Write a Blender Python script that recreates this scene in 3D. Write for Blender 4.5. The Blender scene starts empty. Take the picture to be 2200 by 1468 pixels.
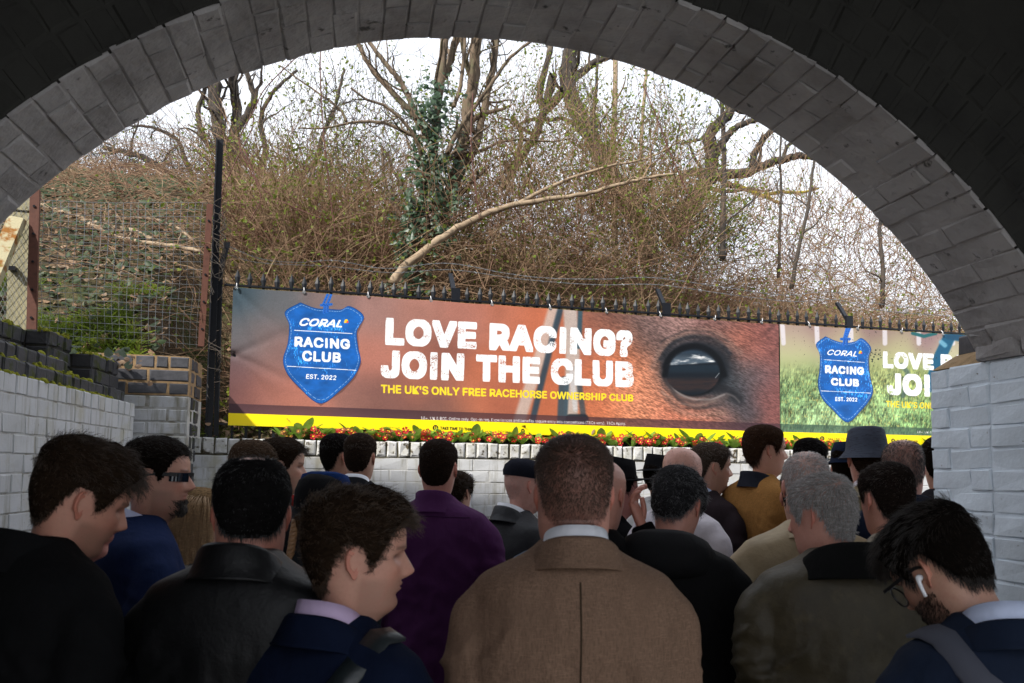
import bpy, bmesh, math, random
import numpy as np
from mathutils import Vector, Matrix

SC = bpy.context.scene
COL = SC.collection
RS = random.Random(11)
rng = np.random.default_rng(5)
R = math.radians

# ------------------------------------------------------------------ camera
EYE = 1.65
F, PCX, PCY, TP, ROLL = 1950.0, 1100.0, 855.0, 0.0785, 0.013
PITCH = math.atan(TP)
cd = bpy.data.cameras.new('camera'); cam = bpy.data.objects.new('camera', cd); COL.objects.link(cam)
cd.sensor_width = 36.0; cd.lens = F / 2200 * 36; cd.shift_y = (PCY - 734) / 2200
cd.clip_start = 0.05; cd.clip_end = 400
cam.matrix_world = Matrix.Translation((0, 0, EYE)) @ (Matrix.Rotation(R(90) + PITCH, 4, 'X') @ Matrix.Rotation(ROLL, 4, 'Z'))
cd.dof.use_dof = True; cd.dof.focus_distance = 4.6; cd.dof.aperture_fstop = 7.1
SC.camera = cam

# ------------------------------------------------------------------ light
SUN_EL, SUN_AZ = R(40), R(-142)          # azimuth clockwise from +y : behind the camera and to the left
sd = Vector((math.sin(SUN_AZ) * math.cos(SUN_EL), math.cos(SUN_AZ) * math.cos(SUN_EL), math.sin(SUN_EL)))
w = bpy.data.worlds.new('World'); SC.world = w; w.use_nodes = True
nt = w.node_tree; nt.nodes.clear()
sky = nt.nodes.new('ShaderNodeTexSky'); sky.sky_type = 'NISHITA'; sky.sun_disc = False
sky.sun_elevation = SUN_EL; sky.sun_rotation = SUN_AZ; sky.dust_density = 2.5
b1 = nt.nodes.new('ShaderNodeBackground'); b1.inputs[1].default_value = 0.10
nt.links.new(sky.outputs[0], b1.inputs[0])
tcw = nt.nodes.new('ShaderNodeTexCoord')
cn = nt.nodes.new('ShaderNodeTexNoise'); cn.inputs['Scale'].default_value = 2.2; cn.inputs['Detail'].default_value = 5
nt.links.new(tcw.outputs['Generated'], cn.inputs['Vector'])
cr = nt.nodes.new('ShaderNodeValToRGB')
cr.color_ramp.elements[0].position = 0.25; cr.color_ramp.elements[0].color = (0.72, 0.77, 0.86, 1)
cr.color_ramp.elements[1].position = 0.7; cr.color_ramp.elements[1].color = (0.88, 0.90, 0.94, 1)
nt.links.new(cn.outputs['Fac'], cr.inputs[0])
b2 = nt.nodes.new('ShaderNodeBackground'); b2.inputs[1].default_value = 1.15
nt.links.new(cr.outputs[0], b2.inputs[0])
mx = nt.nodes.new('ShaderNodeMixShader'); mx.inputs[0].default_value = 0.8
nt.links.new(b1.outputs[0], mx.inputs[1]); nt.links.new(b2.outputs[0], mx.inputs[2])
wo = nt.nodes.new('ShaderNodeOutputWorld'); nt.links.new(mx.outputs[0], wo.inputs[0])
sl = bpy.data.lights.new('sun', 'SUN'); sl.energy = 3.6; sl.angle = R(1.5); sl.color = (1.0, 0.95, 0.87)
so = bpy.data.objects.new('sun', sl); COL.objects.link(so)
so.rotation_euler = sd.to_track_quat('Z', 'Y').to_euler()
vs = SC.view_settings; vs.view_transform = 'Standard'; vs.look = 'None'; vs.gamma = 1; vs.exposure = 0.8; vs.use_curve_mapping = False

# ------------------------------------------------------------------ frames
def ray(px, py):
    u = (np.asarray(px, float) - PCX) / F; v = -(np.asarray(py, float) - PCY) / F
    c, s = math.cos(ROLL), math.sin(ROLL); u2 = u * c - v * s; v2 = u * s + v * c
    cp, sp = math.cos(PITCH), math.sin(PITCH)
    return np.stack([u2, cp - v2 * sp, sp + v2 * cp], -1)
def at(px, py, dist):
    r = ray(px, py); p = r * (dist / r[..., 1:2]) if r.ndim > 1 else r * (dist / r[1])
    p = np.array(p); p[..., 2] += EYE
    return p
def proj(P):
    P = np.asarray(P, float); x, y, z = P[..., 0], P[..., 1], P[..., 2] - EYE
    cp, sp = math.cos(PITCH), math.sin(PITCH)
    fw = y * cp + z * sp; v2 = (-y * sp + z * cp) / fw; u2 = x / fw
    c, s = math.cos(ROLL), math.sin(ROLL); u = u2 * c + v2 * s; v = -u2 * s + v2 * c
    return PCX + u * F, PCY - v * F
# tunnel frame: t to the right, d along the passage
TA = R(-10); TN = np.array([math.sin(TA), math.cos(TA), 0]); TT = np.array([math.cos(TA), -math.sin(TA), 0])
def T(t, d, z): return TT * t + TN * d + np.array([0, 0, z])
AR, AT, AZ = 1.988, 0.4817, 1.098        # arch radius, centre
D_FAR, D_NEAR = 2.90, 2.457
# flower wall frame: s along it to the right, b behind it
WU = np.array([math.sin(R(73.5)), math.cos(R(73.5)), 0]); WB = np.array([-WU[1], WU[0], 0]); WP = np.array([-0.309, 6.1, 0])
WTOP = 1.822
def W(s, b, z): return WP + WU * s + WB * b + np.array([0, 0, z])
def onw(px, py, b):
    """(s, z) where the view through a point of the photograph meets the upright plane b behind the flower wall"""
    r = ray(px, py); o = WP + WB * b; k = (o @ WB) / (r[..., :] @ WB); p = r * np.asarray(k)[..., None]
    return (p - WP) @ WU, p[..., 2] + EYE

# ------------------------------------------------------------------ object helpers
def link(name, data, parent=None, mats=None, M=None):
    o = bpy.data.objects.new(name, data); COL.objects.link(o)
    if mats is not None and len(data.materials) == 0:
        for m in (mats if isinstance(mats, (list, tuple)) else [mats]): data.materials.append(m)
    if parent is not None:
        o.parent = parent
        pl = Vector((0, 0, 0)); q = parent
        if parent.parent is not None: q = parent.parent
        if q.type == 'EMPTY': pl = q.location
        # parts sit in world coordinates: undo the base point of the thing once, at the first level
        o.matrix_parent_inverse = Matrix.Translation(-pl) if parent.type == 'EMPTY' else parent.matrix_basis.inverted()
    if M is not None: o.matrix_basis = M
    return o
def thing(name, label, cat, loc, group=None):
    o = bpy.data.objects.new(name, None); COL.objects.link(o); o.location = Vector([float(v) for v in loc]); o.empty_display_size = 0.1
    o['label'] = label; o['category'] = cat
    if group: o['group'] = group
    return o
def tag(o, label=None, cat=None, group=None, kind=None):
    if label: o['label'] = label
    if cat: o['category'] = cat
    if group: o['group'] = group
    if kind: o['kind'] = kind
    return o
def mesh(name, V, Fc, mats=None, smooth=True, attr=None, uv=None):
    me = bpy.data.meshes.new(name); V = np.asarray(V, float)
    if isinstance(Fc, np.ndarray):
        n, k = Fc.shape
        me.vertices.add(len(V)); me.vertices.foreach_set('co', V.ravel())
        me.loops.add(n * k); me.loops.foreach_set('vertex_index', Fc.ravel().astype(np.int32))
        me.polygons.add(n); me.polygons.foreach_set('loop_start', np.arange(0, n * k, k, dtype=np.int32))
        me.update(calc_edges=True); me.validate()
    else:
        me.from_pydata([tuple(v) for v in V], [], [tuple(int(i) for i in f) for f in Fc]); me.update()
    if smooth: me.polygons.foreach_set('use_smooth', np.ones(len(me.polygons), bool))
    if mats is not None:
        for m in (mats if isinstance(mats, (list, tuple)) else [mats]): me.materials.append(m)
    if attr is not None:
        for k, v in attr.items():
            a = me.color_attributes.new(k, 'FLOAT_COLOR', 'POINT'); c = np.ones((len(V), 4)); c[:, :v.shape[1]] = v
            a.data.foreach_set('color', c.ravel())
    return me
class MB:
    """collects boxes, tubes and grids for one mesh"""
    def __init__(s): s.V = []; s.F = []; s.n = 0
    def add(s, V, Fc):
        V = np.asarray(V, float); s.V.append(V); s.F += [tuple(int(i) + s.n for i in f) for f in Fc]; s.n += len(V); return s
    def box(s, c, x, y, z):
        c, x, y, z = [np.asarray(v, float) for v in (c, x, y, z)]
        V = [c + i * x + j * y + k * z for i in (-1, 1) for j in (-1, 1) for k in (-1, 1)]
        return s.add(V, [(0, 1, 3, 2), (4, 6, 7, 5), (0, 4, 5, 1), (2, 3, 7, 6), (0, 2, 6, 4), (1, 5, 7, 3)])
    def tube(s, P, r, n=8, cap=True):
        P = np.asarray(P, float); m = len(P); r = np.broadcast_to(np.asarray(r, float), (m,))
        tg = np.gradient(P, axis=0); tg /= np.linalg.norm(tg, axis=1)[:, None] + 1e-9
        up = np.array([0.13, 0.21, 0.97]) if abs(tg[0][2]) < 0.9 else np.array([1.0, 0.1, 0])
        V = []
        for i in range(m):
            a = np.cross(tg[i], up); a /= np.linalg.norm(a) + 1e-9; b = np.cross(a, tg[i]); up = b
            for k in range(n):
                q = 2 * math.pi * k / n; V.append(P[i] + r[i] * (math.cos(q) * a + math.sin(q) * b))
        Fc = [(i * n + k, i * n + (k + 1) % n, (i + 1) * n + (k + 1) % n, (i + 1) * n + k) for i in range(m - 1) for k in range(n)]
        if cap: Fc += [tuple(range(n - 1, -1, -1)), tuple((m - 1) * n + k for k in range(n))]
        return s.add(V, Fc)
    def build(s, name, mats, parent=None, smooth=False):
        return link(name, mesh(name, np.concatenate(s.V), s.F, mats, smooth), parent)
def curves(name, strands, radius, mt, parent=None):
    """strands: list of (k,3) arrays; radius: list of (k,) arrays or a number"""
    h = bpy.data.hair_curves.new(name); h.add_curves([len(p) for p in strands])
    h.attributes['position'].data.foreach_set('vector', np.concatenate(strands).astype(np.float32).ravel())
    ra = h.attributes.get('radius') or h.attributes.new('radius', 'FLOAT', 'POINT')
    if np.isscalar(radius): rr = np.full(sum(len(p) for p in strands), radius)
    else: rr = np.concatenate(radius)
    ra.data.foreach_set('value', rr.astype(np.float32)); h.materials.append(mt)
    return link(name, h, parent)
def smooth_line(P, n):
    """Catmull-Rom through the points, n samples"""
    P = np.asarray(P, float); m = len(P)
    if m == 2: t = np.linspace(0, 1, n)[:, None]; return P[0] * (1 - t) + P[1] * t
    Q = np.vstack([2 * P[0] - P[1], P, 2 * P[-1] - P[-2]]); out = []
    for x in np.linspace(0, m - 1, n):
        i = min(int(x), m - 2); t = x - i; a, b, c, d = Q[i:i + 4]
        out.append(0.5 * (2 * b + (c - a) * t + (2 * a - 5 * b + 4 * c - d) * t * t + (3 * b - a - 3 * c + d) * t ** 3))
    return np.array(out)
def vnoise(x, y, seed=0):
    """value noise on arrays"""
    xi = np.floor(x).astype(np.int64); yi = np.floor(y).astype(np.int64); fx = x - xi; fy = y - yi
    fx = fx * fx * (3 - 2 * fx); fy = fy * fy * (3 - 2 * fy)
    def h(a, b):
        n = (a * 374761393 + b * 668265263 + seed * 974711) & 0x7fffffff; n = ((n ^ (n >> 13)) * 1274126177) & 0x7fffffff
        return ((n ^ (n >> 16)) & 0xffff) / 65535.0
    return (h(xi, yi) * (1 - fx) + h(xi + 1, yi) * fx) * (1 - fy) + (h(xi, yi + 1) * (1 - fx) + h(xi + 1, yi + 1) * fx) * fy
def fbm(x, y, seed=0, o=4):
    v = 0; a = 0.5
    for i in range(o): v = v + a * vnoise(x, y, seed + i); x = x * 2.03 + 7.1; y = y * 2.03 + 3.7; a *= 0.5
    return v / (1 - 0.5 ** o)

# ------------------------------------------------------------------ materials
def lin(c): return tuple(((v / 255 + 0.055) / 1.055) ** 2.4 if v > 10 else v / 255 / 12.92 for v in c)
def mat(name, col, rough=0.7, noise=None, bump=None, spec=0.3, rnd=0.0, metal=0.0, attr=None, sss=0.0, sheen=0.0, coord='pos', second=None):
    """noise: list of (scale, colour, lo, hi) layers; bump: list of (scale, strength, distance); rnd: value change per object"""
    m = bpy.data.materials.new(name); m.use_nodes = True; n = m.node_tree.nodes; L = m.node_tree.links
    p = n['Principled BSDF']; p.inputs['Roughness'].default_value = rough; p.inputs['Specular IOR Level'].default_value = spec
    p.inputs['Metallic'].default_value = metal
    if sheen: p.inputs['Sheen Weight'].default_value = sheen; p.inputs['Sheen Roughness'].default_value = 0.6
    if coord == 'pos': src = n.new('ShaderNodeNewGeometry').outputs['Position']
    else: src = n.new('ShaderNodeTexCoord').outputs['Object']
    c = n.new('ShaderNodeRGB'); c.outputs[0].default_value = (*col, 1); cur = c.outputs[0]
    if attr:
        a = n.new('ShaderNodeVertexColor'); a.layer_name = attr; cur = a.outputs[0]
    for (sc, col2, lo, hi) in (noise or []):
        t = n.new('ShaderNodeTexNoise'); t.inputs['Detail'].default_value = 6; t.inputs['Roughness'].default_value = 0.62
        if isinstance(sc, tuple):
            mp = n.new('ShaderNodeMapping'); mp.inputs['Scale'].default_value = sc; L.new(src, mp.inputs[0]); L.new(mp.outputs[0], t.inputs['Vector']); t.inputs['Scale'].default_value = 1
        else: L.new(src, t.inputs['Vector']); t.inputs['Scale'].default_value = sc
        rp = n.new('ShaderNodeMapRange'); rp.inputs[1].default_value = lo; rp.inputs[2].default_value = hi; L.new(t.outputs['Fac'], rp.inputs[0])
        x = n.new('ShaderNodeMix'); x.data_type = 'RGBA'; L.new(rp.outputs[0], x.inputs[0]); L.new(cur, x.inputs[6]); x.inputs[7].default_value = (*col2, 1); cur = x.outputs[2]
    if rnd:
        oi = n.new('ShaderNodeObjectInfo'); h = n.new('ShaderNodeHueSaturation'); mr = n.new('ShaderNodeMapRange')
        mr.inputs[3].default_value = 1 - rnd; mr.inputs[4].default_value = 1 + rnd; L.new(oi.outputs['Random'], mr.inputs[0]); L.new(mr.outputs[0], h.inputs['Value']); L.new(cur, h.inputs['Color']); cur = h.outputs[0]
    L.new(cur, p.inputs['Base Color'])
    prev = None
    for (sc, st, di) in (bump or []):
        t = n.new('ShaderNodeTexNoise'); t.inputs['Detail'].default_value = 4
        if isinstance(sc, tuple):
            mp = n.new('ShaderNodeMapping'); mp.inputs['Scale'].default_value = sc; L.new(src, mp.inputs[0]); L.new(mp.outputs[0], t.inputs['Vector']); t.inputs['Scale'].default_value = 1
        else: L.new(src, t.inputs['Vector']); t.inputs['Scale'].default_value = sc
        bp = n.new('ShaderNodeBump'); bp.inputs['Strength'].default_value = st; bp.inputs['Distance'].default_value = di; L.new(t.outputs['Fac'], bp.inputs['Height'])
        if prev is not None: L.new(prev, bp.inputs['Normal'])
        prev = bp.outputs[0]
    if prev is not None: L.new(prev, p.inputs['Normal'])
    if sss: p.inputs['Subsurface Weight'].default_value = sss; p.inputs['Subsurface Radius'].default_value = (0.012, 0.005, 0.003); p.inputs['Subsurface Scale'].default_value = 0.6
    return m
M = {}
M['soffit'] = mat('soot grey brick paint', (0.40, 0.38, 0.375), 0.7, [(3, (0.24, 0.225, 0.22), 0.45, 0.7), (16, (0.07, 0.068, 0.066), 0.63, 0.70)], [(60, 0.4, 0.004), (9, 0.7, 0.02), (16, 0.6, 0.02)], rnd=0.10)
M['ring'] = mat('dark brick paint', (0.032, 0.031, 0.027), 0.8, [(6, (0.021, 0.020, 0.018), 0.45, 0.7)], [(60, 0.35, 0.004), (10, 0.5, 0.01)], rnd=0.1)
M['pier'] = mat('pale blue grey brick paint', (0.68, 0.75, 0.82), 0.7, [(7, (0.58, 0.64, 0.70), 0.42, 0.7), (45, (0.17, 0.15, 0.12), 0.66, 0.72)], [(55, 0.5, 0.004), (11, 0.6, 0.012)], rnd=0.05)
M['white'] = mat('white brick paint', (0.57, 0.58, 0.60), 0.65, [(3, (0.50, 0.51, 0.51), 0.42, 0.72), ((22, 22, 2.0), (0.27, 0.255, 0.20), 0.52, 0.72), (4, (0.44, 0.42, 0.34), 0.54, 0.70), (55, (0.17, 0.15, 0.10), 0.67, 0.73)], [(70, 0.3, 0.003), (13, 0.4, 0.007)], rnd=0.05)
M['coping'] = mat('weathered white coping paint', (0.60, 0.60, 0.60), 0.65, [(20, (0.45, 0.44, 0.38), 0.42, 0.66), (26, (0.085, 0.065, 0.035), 0.55, 0.64)], [(70, 0.3, 0.003), (16, 0.5, 0.008)], rnd=0.06)
M['dirtjoint'] = mat('mossy dark joint', (0.05, 0.042, 0.022), 0.95, [(14, (0.16, 0.15, 0.10), 0.5, 0.68)], [(90, 0.5, 0.004)])
M['whitejoint'] = mat('painted joint', (0.50, 0.50, 0.49), 0.75, [(8, (0.22, 0.20, 0.15), 0.46, 0.66)], [(90, 0.4, 0.004)])
M['engbrick'] = mat('blue engineering brick', (0.060, 0.062, 0.072), 0.5, [(16, (0.10, 0.10, 0.115), 0.45, 0.7)], [(80, 0.3, 0.003)], rnd=0.3, spec=0.4)
M['mossbrick'] = mat('mossy engineering brick', (0.055, 0.055, 0.060), 0.7, [(9, (0.035, 0.045, 0.008), 0.52, 0.62), (20, (0.10, 0.10, 0.11), 0.62, 0.75)], [(60, 0.5, 0.005)], rnd=0.25)
M['sandjoint'] = mat('sandy mortar', (0.36, 0.24, 0.13), 0.95, [(30, (0.22, 0.15, 0.08), 0.45, 0.7)], [(120, 0.5, 0.003)])
M['darkjoint'] = mat('dark mortar', (0.045, 0.042, 0.035), 0.95, None, [(90, 0.5, 0.004)])
M['moss'] = mat('moss', (0.22, 0.22, 0.014), 1.0, [(40, (0.10, 0.115, 0.010), 0.45, 0.7), (22, (0.33, 0.28, 0.02), 0.6, 0.72)], [(140, 1.0, 0.008)])
M['iron'] = mat('black fence paint', (0.010, 0.012, 0.017), 0.45, [(60, (0.05, 0.055, 0.07), 0.66, 0.76)], [(50, 0.15, 0.003)], spec=0.3)
M['galv'] = mat('galvanised wire', (0.22, 0.235, 0.25), 0.45, None, None, spec=0.5, metal=0.5)
M['rust'] = mat('red brown post paint', (0.13, 0.055, 0.040), 0.6, [(30, (0.09, 0.04, 0.03), 0.5, 0.7)], [(60, 0.2, 0.002)])
M['concrete'] = mat('lichened concrete', (0.42, 0.38, 0.24), 0.9, [(8, (0.31, 0.29, 0.19), 0.42, 0.66), (50, (0.16, 0.15, 0.11), 0.66, 0.74)], [(70, 0.5, 0.004)])
M['lichen'] = mat('lichened strut', (0.40, 0.36, 0.23), 0.9, [(9, (0.24, 0.10, 0.02), 0.50, 0.58), (14, (0.16, 0.17, 0.02), 0.58, 0.66)], [(70, 0.6, 0.005)])
M['plastic'] = mat('cable tie plastic', (0.72, 0.72, 0.74), 0.4)
M['asphalt'] = mat('worn paving', (0.16, 0.155, 0.148), 0.9, [(3, (0.11, 0.108, 0.104), 0.4, 0.7)], [(220, 0.5, 0.004)])
M['earth'] = mat('leaf litter', (0.075, 0.050, 0.028), 0.95, [(2.2, (0.05, 0.06, 0.018), 0.45, 0.62), (18, (0.15, 0.105, 0.06), 0.52, 0.7)], [(30, 0.8, 0.04), (120, 0.6, 0.01)])
M['bark'] = mat('furrowed bark', (0.155, 0.115, 0.080), 0.9, [((30, 30, 5), (0.045, 0.034, 0.024), 0.48, 0.62), (6, (0.13, 0.125, 0.07), 0.55, 0.7)], [((60, 60, 9), 0.9, 0.012)])
M['darkbark'] = mat('dark bark', (0.055, 0.045, 0.038), 0.9, [((30, 30, 6), (0.02, 0.017, 0.014), 0.45, 0.6), (5, (0.12, 0.10, 0.075), 0.55, 0.7)], [((60, 60, 9), 0.9, 0.010)])
M['palebark'] = mat('pale smooth bark', (0.33, 0.25, 0.17), 0.85, [(9, (0.18, 0.13, 0.085), 0.45, 0.65), ((12, 12, 50), (0.12, 0.09, 0.06), 0.6, 0.7)], [(40, 0.4, 0.004)])
M['lichenbark'] = mat('yellow lichen bark', (0.30, 0.24, 0.02), 0.9, [(14, (0.10, 0.085, 0.05), 0.5, 0.62)], [(60, 0.6, 0.006)])
M['twig'] = mat('twig', (0.085, 0.068, 0.055), 0.9, [(1.5, (0.045, 0.040, 0.036), 0.4, 0.6)])
M['cane'] = mat('dry bramble cane', (0.27, 0.18, 0.11), 0.85, [(2.3, (0.15, 0.078, 0.05), 0.45, 0.6), (4.1, (0.40, 0.30, 0.19), 0.58, 0.68)])
M['leaf'] = mat('bramble leaf', (0.15, 0.20, 0.028), 0.6, [(3, (0.20, 0.22, 0.02), 0.5, 0.66), (5, (0.13, 0.075, 0.03), 0.58, 0.68)], spec=0.3)
M['darkleaf'] = mat('ground leaf', (0.045, 0.075, 0.028), 0.5, [(6, (0.075, 0.105, 0.04), 0.48, 0.64), (9, (0.10, 0.065, 0.04), 0.60, 0.70)], spec=0.4)
M['ivy'] = mat('ivy leaf', (0.028, 0.062, 0.026), 0.42, [(8, (0.05, 0.09, 0.05), 0.5, 0.64), (4.5, (0.22, 0.19, 0.02), 0.67, 0.73)], spec=0.45)
M['grass'] = mat('grass blade', (0.19, 0.26, 0.025), 0.6, [(5, (0.10, 0.15, 0.02), 0.42, 0.6), (9, (0.22, 0.18, 0.07), 0.56, 0.68)])
M['deadleaf'] = mat('dead leaf', (0.20, 0.125, 0.075), 0.9, [(7, (0.30, 0.22, 0.15), 0.5, 0.66)])
M['primleaf'] = mat('primrose leaf', (0.22, 0.36, 0.05), 0.5, [(20, (0.13, 0.24, 0.03), 0.45, 0.65)], [(90, 0.5, 0.003)])
M['petal'] = mat('red petal', (0.38, 0.006, 0.010), 0.55, [(60, (0.50, 0.02, 0.012), 0.55, 0.7)])
M['petaleye'] = mat('yellow flower eye', (0.75, 0.42, 0.02), 0.6)
M['wilted'] = mat('wilted flower', (0.22, 0.07, 0.03), 0.8)
M['violet'] = mat('violet petal', (0.07, 0.03, 0.30), 0.6)

for _k in ('leaf', 'darkleaf', 'primleaf', 'grass', 'ivy'):
    _n = M[_k].node_tree.nodes; _L = M[_k].node_tree.links; _p = _n['Principled BSDF']; _t = _n.new('ShaderNodeBsdfTranslucent'); _x = _n.new('ShaderNodeMixShader'); _x.inputs[0].default_value = 0.15 if _k == 'ivy' else 0.4
    _L.new(_p.inputs['Base Color'].links[0].from_socket, _t.inputs[0]); _L.new(_p.outputs[0], _x.inputs[1]); _L.new(_t.outputs[0], _x.inputs[2]); _L.new(_x.outputs[0], _n['Material Output'].inputs[0])
# ================================================================== SETTING
def brick_mesh(l, h, dep, seed, c=0.007, jit=0.0022, mt=None):
    r = random.Random(seed); j = lambda a=jit: r.uniform(-a, a)
    V = []; x, z = l / 2, h / 2
    for sx, sz in ((-1, -1), (1, -1), (1, 1), (-1, 1)): V.append((sx * (x - c) + j(), j(), sz * (z - c) + j()))
    for sx, sz in ((-1, -1), (1, -1), (1, 1), (-1, 1)): V.append((sx * x + j(), c + j(0.001), sz * z + j()))
    for sx, sz in ((-1, -1), (1, -1), (1, 1), (-1, 1)): V.append((sx * x, dep, sz * z))
    Fc = [(0, 1, 2, 3)]
    for a in (0, 4): Fc += [(a + 4 + i, a + 4 + (i + 1) % 4, a + (i + 1) % 4, a + i) for i in range(4)]
    return mesh('brick_block', V, Fc, mt, smooth=False)
_bm = {}
def bricks_of(l, h, dep, mt, n=5, **k):
    key = (round(l, 4), round(h, 4), dep, mt.name)
    if key not in _bm: _bm[key] = [brick_mesh(l, h, dep, 31 * i + int(l * 1e4), mt=mt, **k) for i in range(n)]
    return RS.choice(_bm[key])
def frame(o, X, Y, Z):
    m = Matrix.Identity(4)
    for i, v in enumerate((X, Y, Z, o)):
        for k in range(3): m[k][i] = float(v[k])
    return m
def put_brick(name, parent, l, h, dep, mt, o, X, Y, Z, proud=0.003, tilt=0.006, **k):
    X, Y, Z = [np.asarray(v, float) for v in (X, Y, Z)]
    o = np.asarray(o, float) - Y * RS.uniform(0, proud)
    a = RS.uniform(-tilt, tilt); X2 = X * math.cos(a) + Z * math.sin(a); Z2 = Z * math.cos(a) - X * math.sin(a)
    return link(name, bricks_of(l, h, dep, mt, **k), parent, None, frame(o, X2, Y, Z2))
UP = np.array([0, 0, 1.0])

# ground ------------------------------------------------------------
gm = MB(); gm.add([(-150, -60, 0), (150, -60, 0), (150, 200, 0), (-150, 200, 0)], [(0, 1, 2, 3)])
tag(gm.build('ground', M['asphalt']), kind='structure')

# bank --------------------------------------------------------------
def sst(x, a, b): t = np.clip((x - a) / (b - a), 0, 1); return t * t * (3 - 2 * t)
def bank_h(s, b):
    s = np.asarray(s, float); b = np.asarray(b, float)
    k = np.clip(1 - 0.035 * np.maximum(s - 1.5, 0), 0.5, 1)
    hm = 1.79 + 0.03 * (b > 0.5) + k * np.where(b < 0.55, 0, 4.1 * (1 - np.exp(-np.maximum(b - 0.55, 0) / 5.0)))
    hl = 2.20 + 3.5 * (1 - np.exp(-np.maximum(b - 0.1, 0) / 3.6))
    q = np.maximum(sst(s, -1.82, -2.02), sst(s, 1.5, -2.35) * sst(b, 0.8, 2.5))
    h = hm * (1 - q) + hl * q
    return h + 0.16 * (fbm(s * 0.9 + 9, b * 0.9 + 4, 3) - 0.5) * sst(b, 0.5, 2) + 0.05 * (fbm(s * 4, b * 4, 8) - 0.5) * sst(b, 0.4, 1)
def bank_part(s0, s1, ns, b0, b1, nb, mb):
    S, B = np.meshgrid(np.linspace(s0, s1, ns), b0 + (b1 - b0) * np.linspace(0, 1, nb) ** 1.5, indexing='ij')
    P = WP + WU * S[..., None] + WB * B[..., None] + UP * bank_h(S, B)[..., None]
    mb.add(P.reshape(-1, 3), [(i * nb + j, (i + 1) * nb + j, (i + 1) * nb + j + 1, i * nb + j + 1) for i in range(ns - 1) for j in range(nb - 1)])
bk = MB(); bank_part(-1.96, 26, 150, 0.10, 22, 70, bk); bank_part(-16, -1.96, 80, -0.2, 22, 70, bk)
# the strip of bank that stands behind the stepped wall on the left
LA, LB = np.array([-1.92, 3.39, 0]), np.array([-2.16, 5.2, 0]); LD = (LB - LA) / np.linalg.norm(LB - LA); LN = np.array([-LD[1], LD[0], 0])   # LN points left, into the bank
def Lw(a, o, z): return LA + LD * a + LN * o + UP * z
S, B = np.meshgrid(np.linspace(-0.6, 2.35, 24), np.linspace(0.32, 7, 20), indexing='ij')
Q = LA + LD * S[..., None] + LN * B[..., None]; sw = (Q - WP) @ WU; bw = (Q - WP) @ WB
Q[..., 2] = np.where(bw > -0.9, bank_h(sw, bw), 2.2) - 0.01
bk.add(Q.reshape(-1, 3), [(i * 20 + j, (i + 1) * 20 + j, (i + 1) * 20 + j + 1, i * 20 + j + 1) for i in range(23) for j in range(19)])
tag(bk.build('bank', M['earth'], smooth=True), kind='structure')

# railway bridge ----------------------------------------------------
bridge = thing('railway_bridge', 'dark painted brick railway bridge with a round arch framing the view', 'bridge', T(AT, 2.7, 0))
TH0, TH1 = R(30.3), R(158)
def arc(th, r, d): return T(AT + r * math.cos(th), d, AZ + r * math.sin(th))
dth = 0.078 / AR; th = TH0; row = 0
while th < TH1:
    tm = th + dth / 2; rad = TT * math.cos(tm) + UP * math.sin(tm); tan = -TT * math.sin(tm) + UP * math.cos(tm)
    d = D_NEAR + 0.001
    for l in ((0.2155, 0.2155) if row % 2 else (0.104, 0.2155, 0.104)):
        eroded = RS.random() < 0.05
        put_brick('brick', bridge, l, 0.0725, 0.07, M['soffit'], arc(tm, AR - 0.004 + (0.014 if eroded else 0), d + l / 2), TN, rad, tan if False else -tan, proud=0.006, tilt=0.016, c=0.0045, jit=0.0036)
        d += l + 0.0065
    th += dth; row += 1
for k in range(4):
    r0 = AR + 0.0535 + 0.1085 * k; dt = 0.0775 / (r0 - 0.05); th = TH0 + dt * (0.5 if k % 2 else 0.1)
    while th < TH1:
        rad = TT * math.cos(th) + UP * math.sin(th); tan = -TT * math.sin(th) + UP * math.cos(th)
        put_brick('ring_brick', bridge, 0.103, 0.0715, 0.05, M['ring'], arc(th, r0, D_NEAR - 0.002), rad, TN, -tan, proud=0.005, tilt=0.02, c=0.007, jit=0.003)
        th += dt
# mortar barrel and the solid brickwork over it
n = 90; ths = np.linspace(R(8), R(172), n); mb = MB()
for r0, d0, d1, flip in ((AR - 0.001, D_NEAR, D_FAR, 0),):
    V = [arc(t, r0, d) for t in ths for d in (d0 + 0.012, d1)]
    mb.add(V, [(2 * i, 2 * i + 1, 2 * i + 3, 2 * i + 2) for i in range(n - 1)])
mb.build('barrel_joint', M['soffit'], bridge, True)
mb = MB(); PTOP = 5.3
for dd, r0, top in ((D_NEAR - 0.0006, AR + 0.003, 3.8), (D_FAR, AR + 0.010, PTOP)):
    V = []
    for t in ths:
        p = arc(t, r0, dd); V.append(p); c, s = math.cos(t), math.sin(t)
        k = min((6.0 / abs(c)) if abs(c) > 1e-6 else 1e9, (top - AZ) / s if s > 1e-6 else 1e9); V.append(T(AT + c * k, dd, AZ + s * k))
    mb.add(V, [(2 * i, 2 * i + 1, 2 * i + 3, 2 * i + 2) for i in range(n - 1)])
mb.build('spandrel', M['ring'], bridge)
mb = MB()
def slab(t0, t1, d0, d1, z0, z1):
    mb.box(T((t0 + t1) / 2, (d0 + d1) / 2, (z0 + z1) / 2), TT * (t1 - t0) / 2, TN * (d1 - d0) / 2, UP * (z1 - z0) / 2)
BACK = -1.2
slab(-6, 7, BACK, D_NEAR, 3.8, 4.1)
mb.build('deck', M['ring'], bridge)
mb = MB(); slab(-6, 7, D_FAR - 0.25, D_FAR - 0.003, 3.6, PTOP); slab(-6, 7, D_FAR - 0.28, D_FAR + 0.06, PTOP, PTOP + 0.12); mb.build('parapet', M['ring'], bridge)
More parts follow.
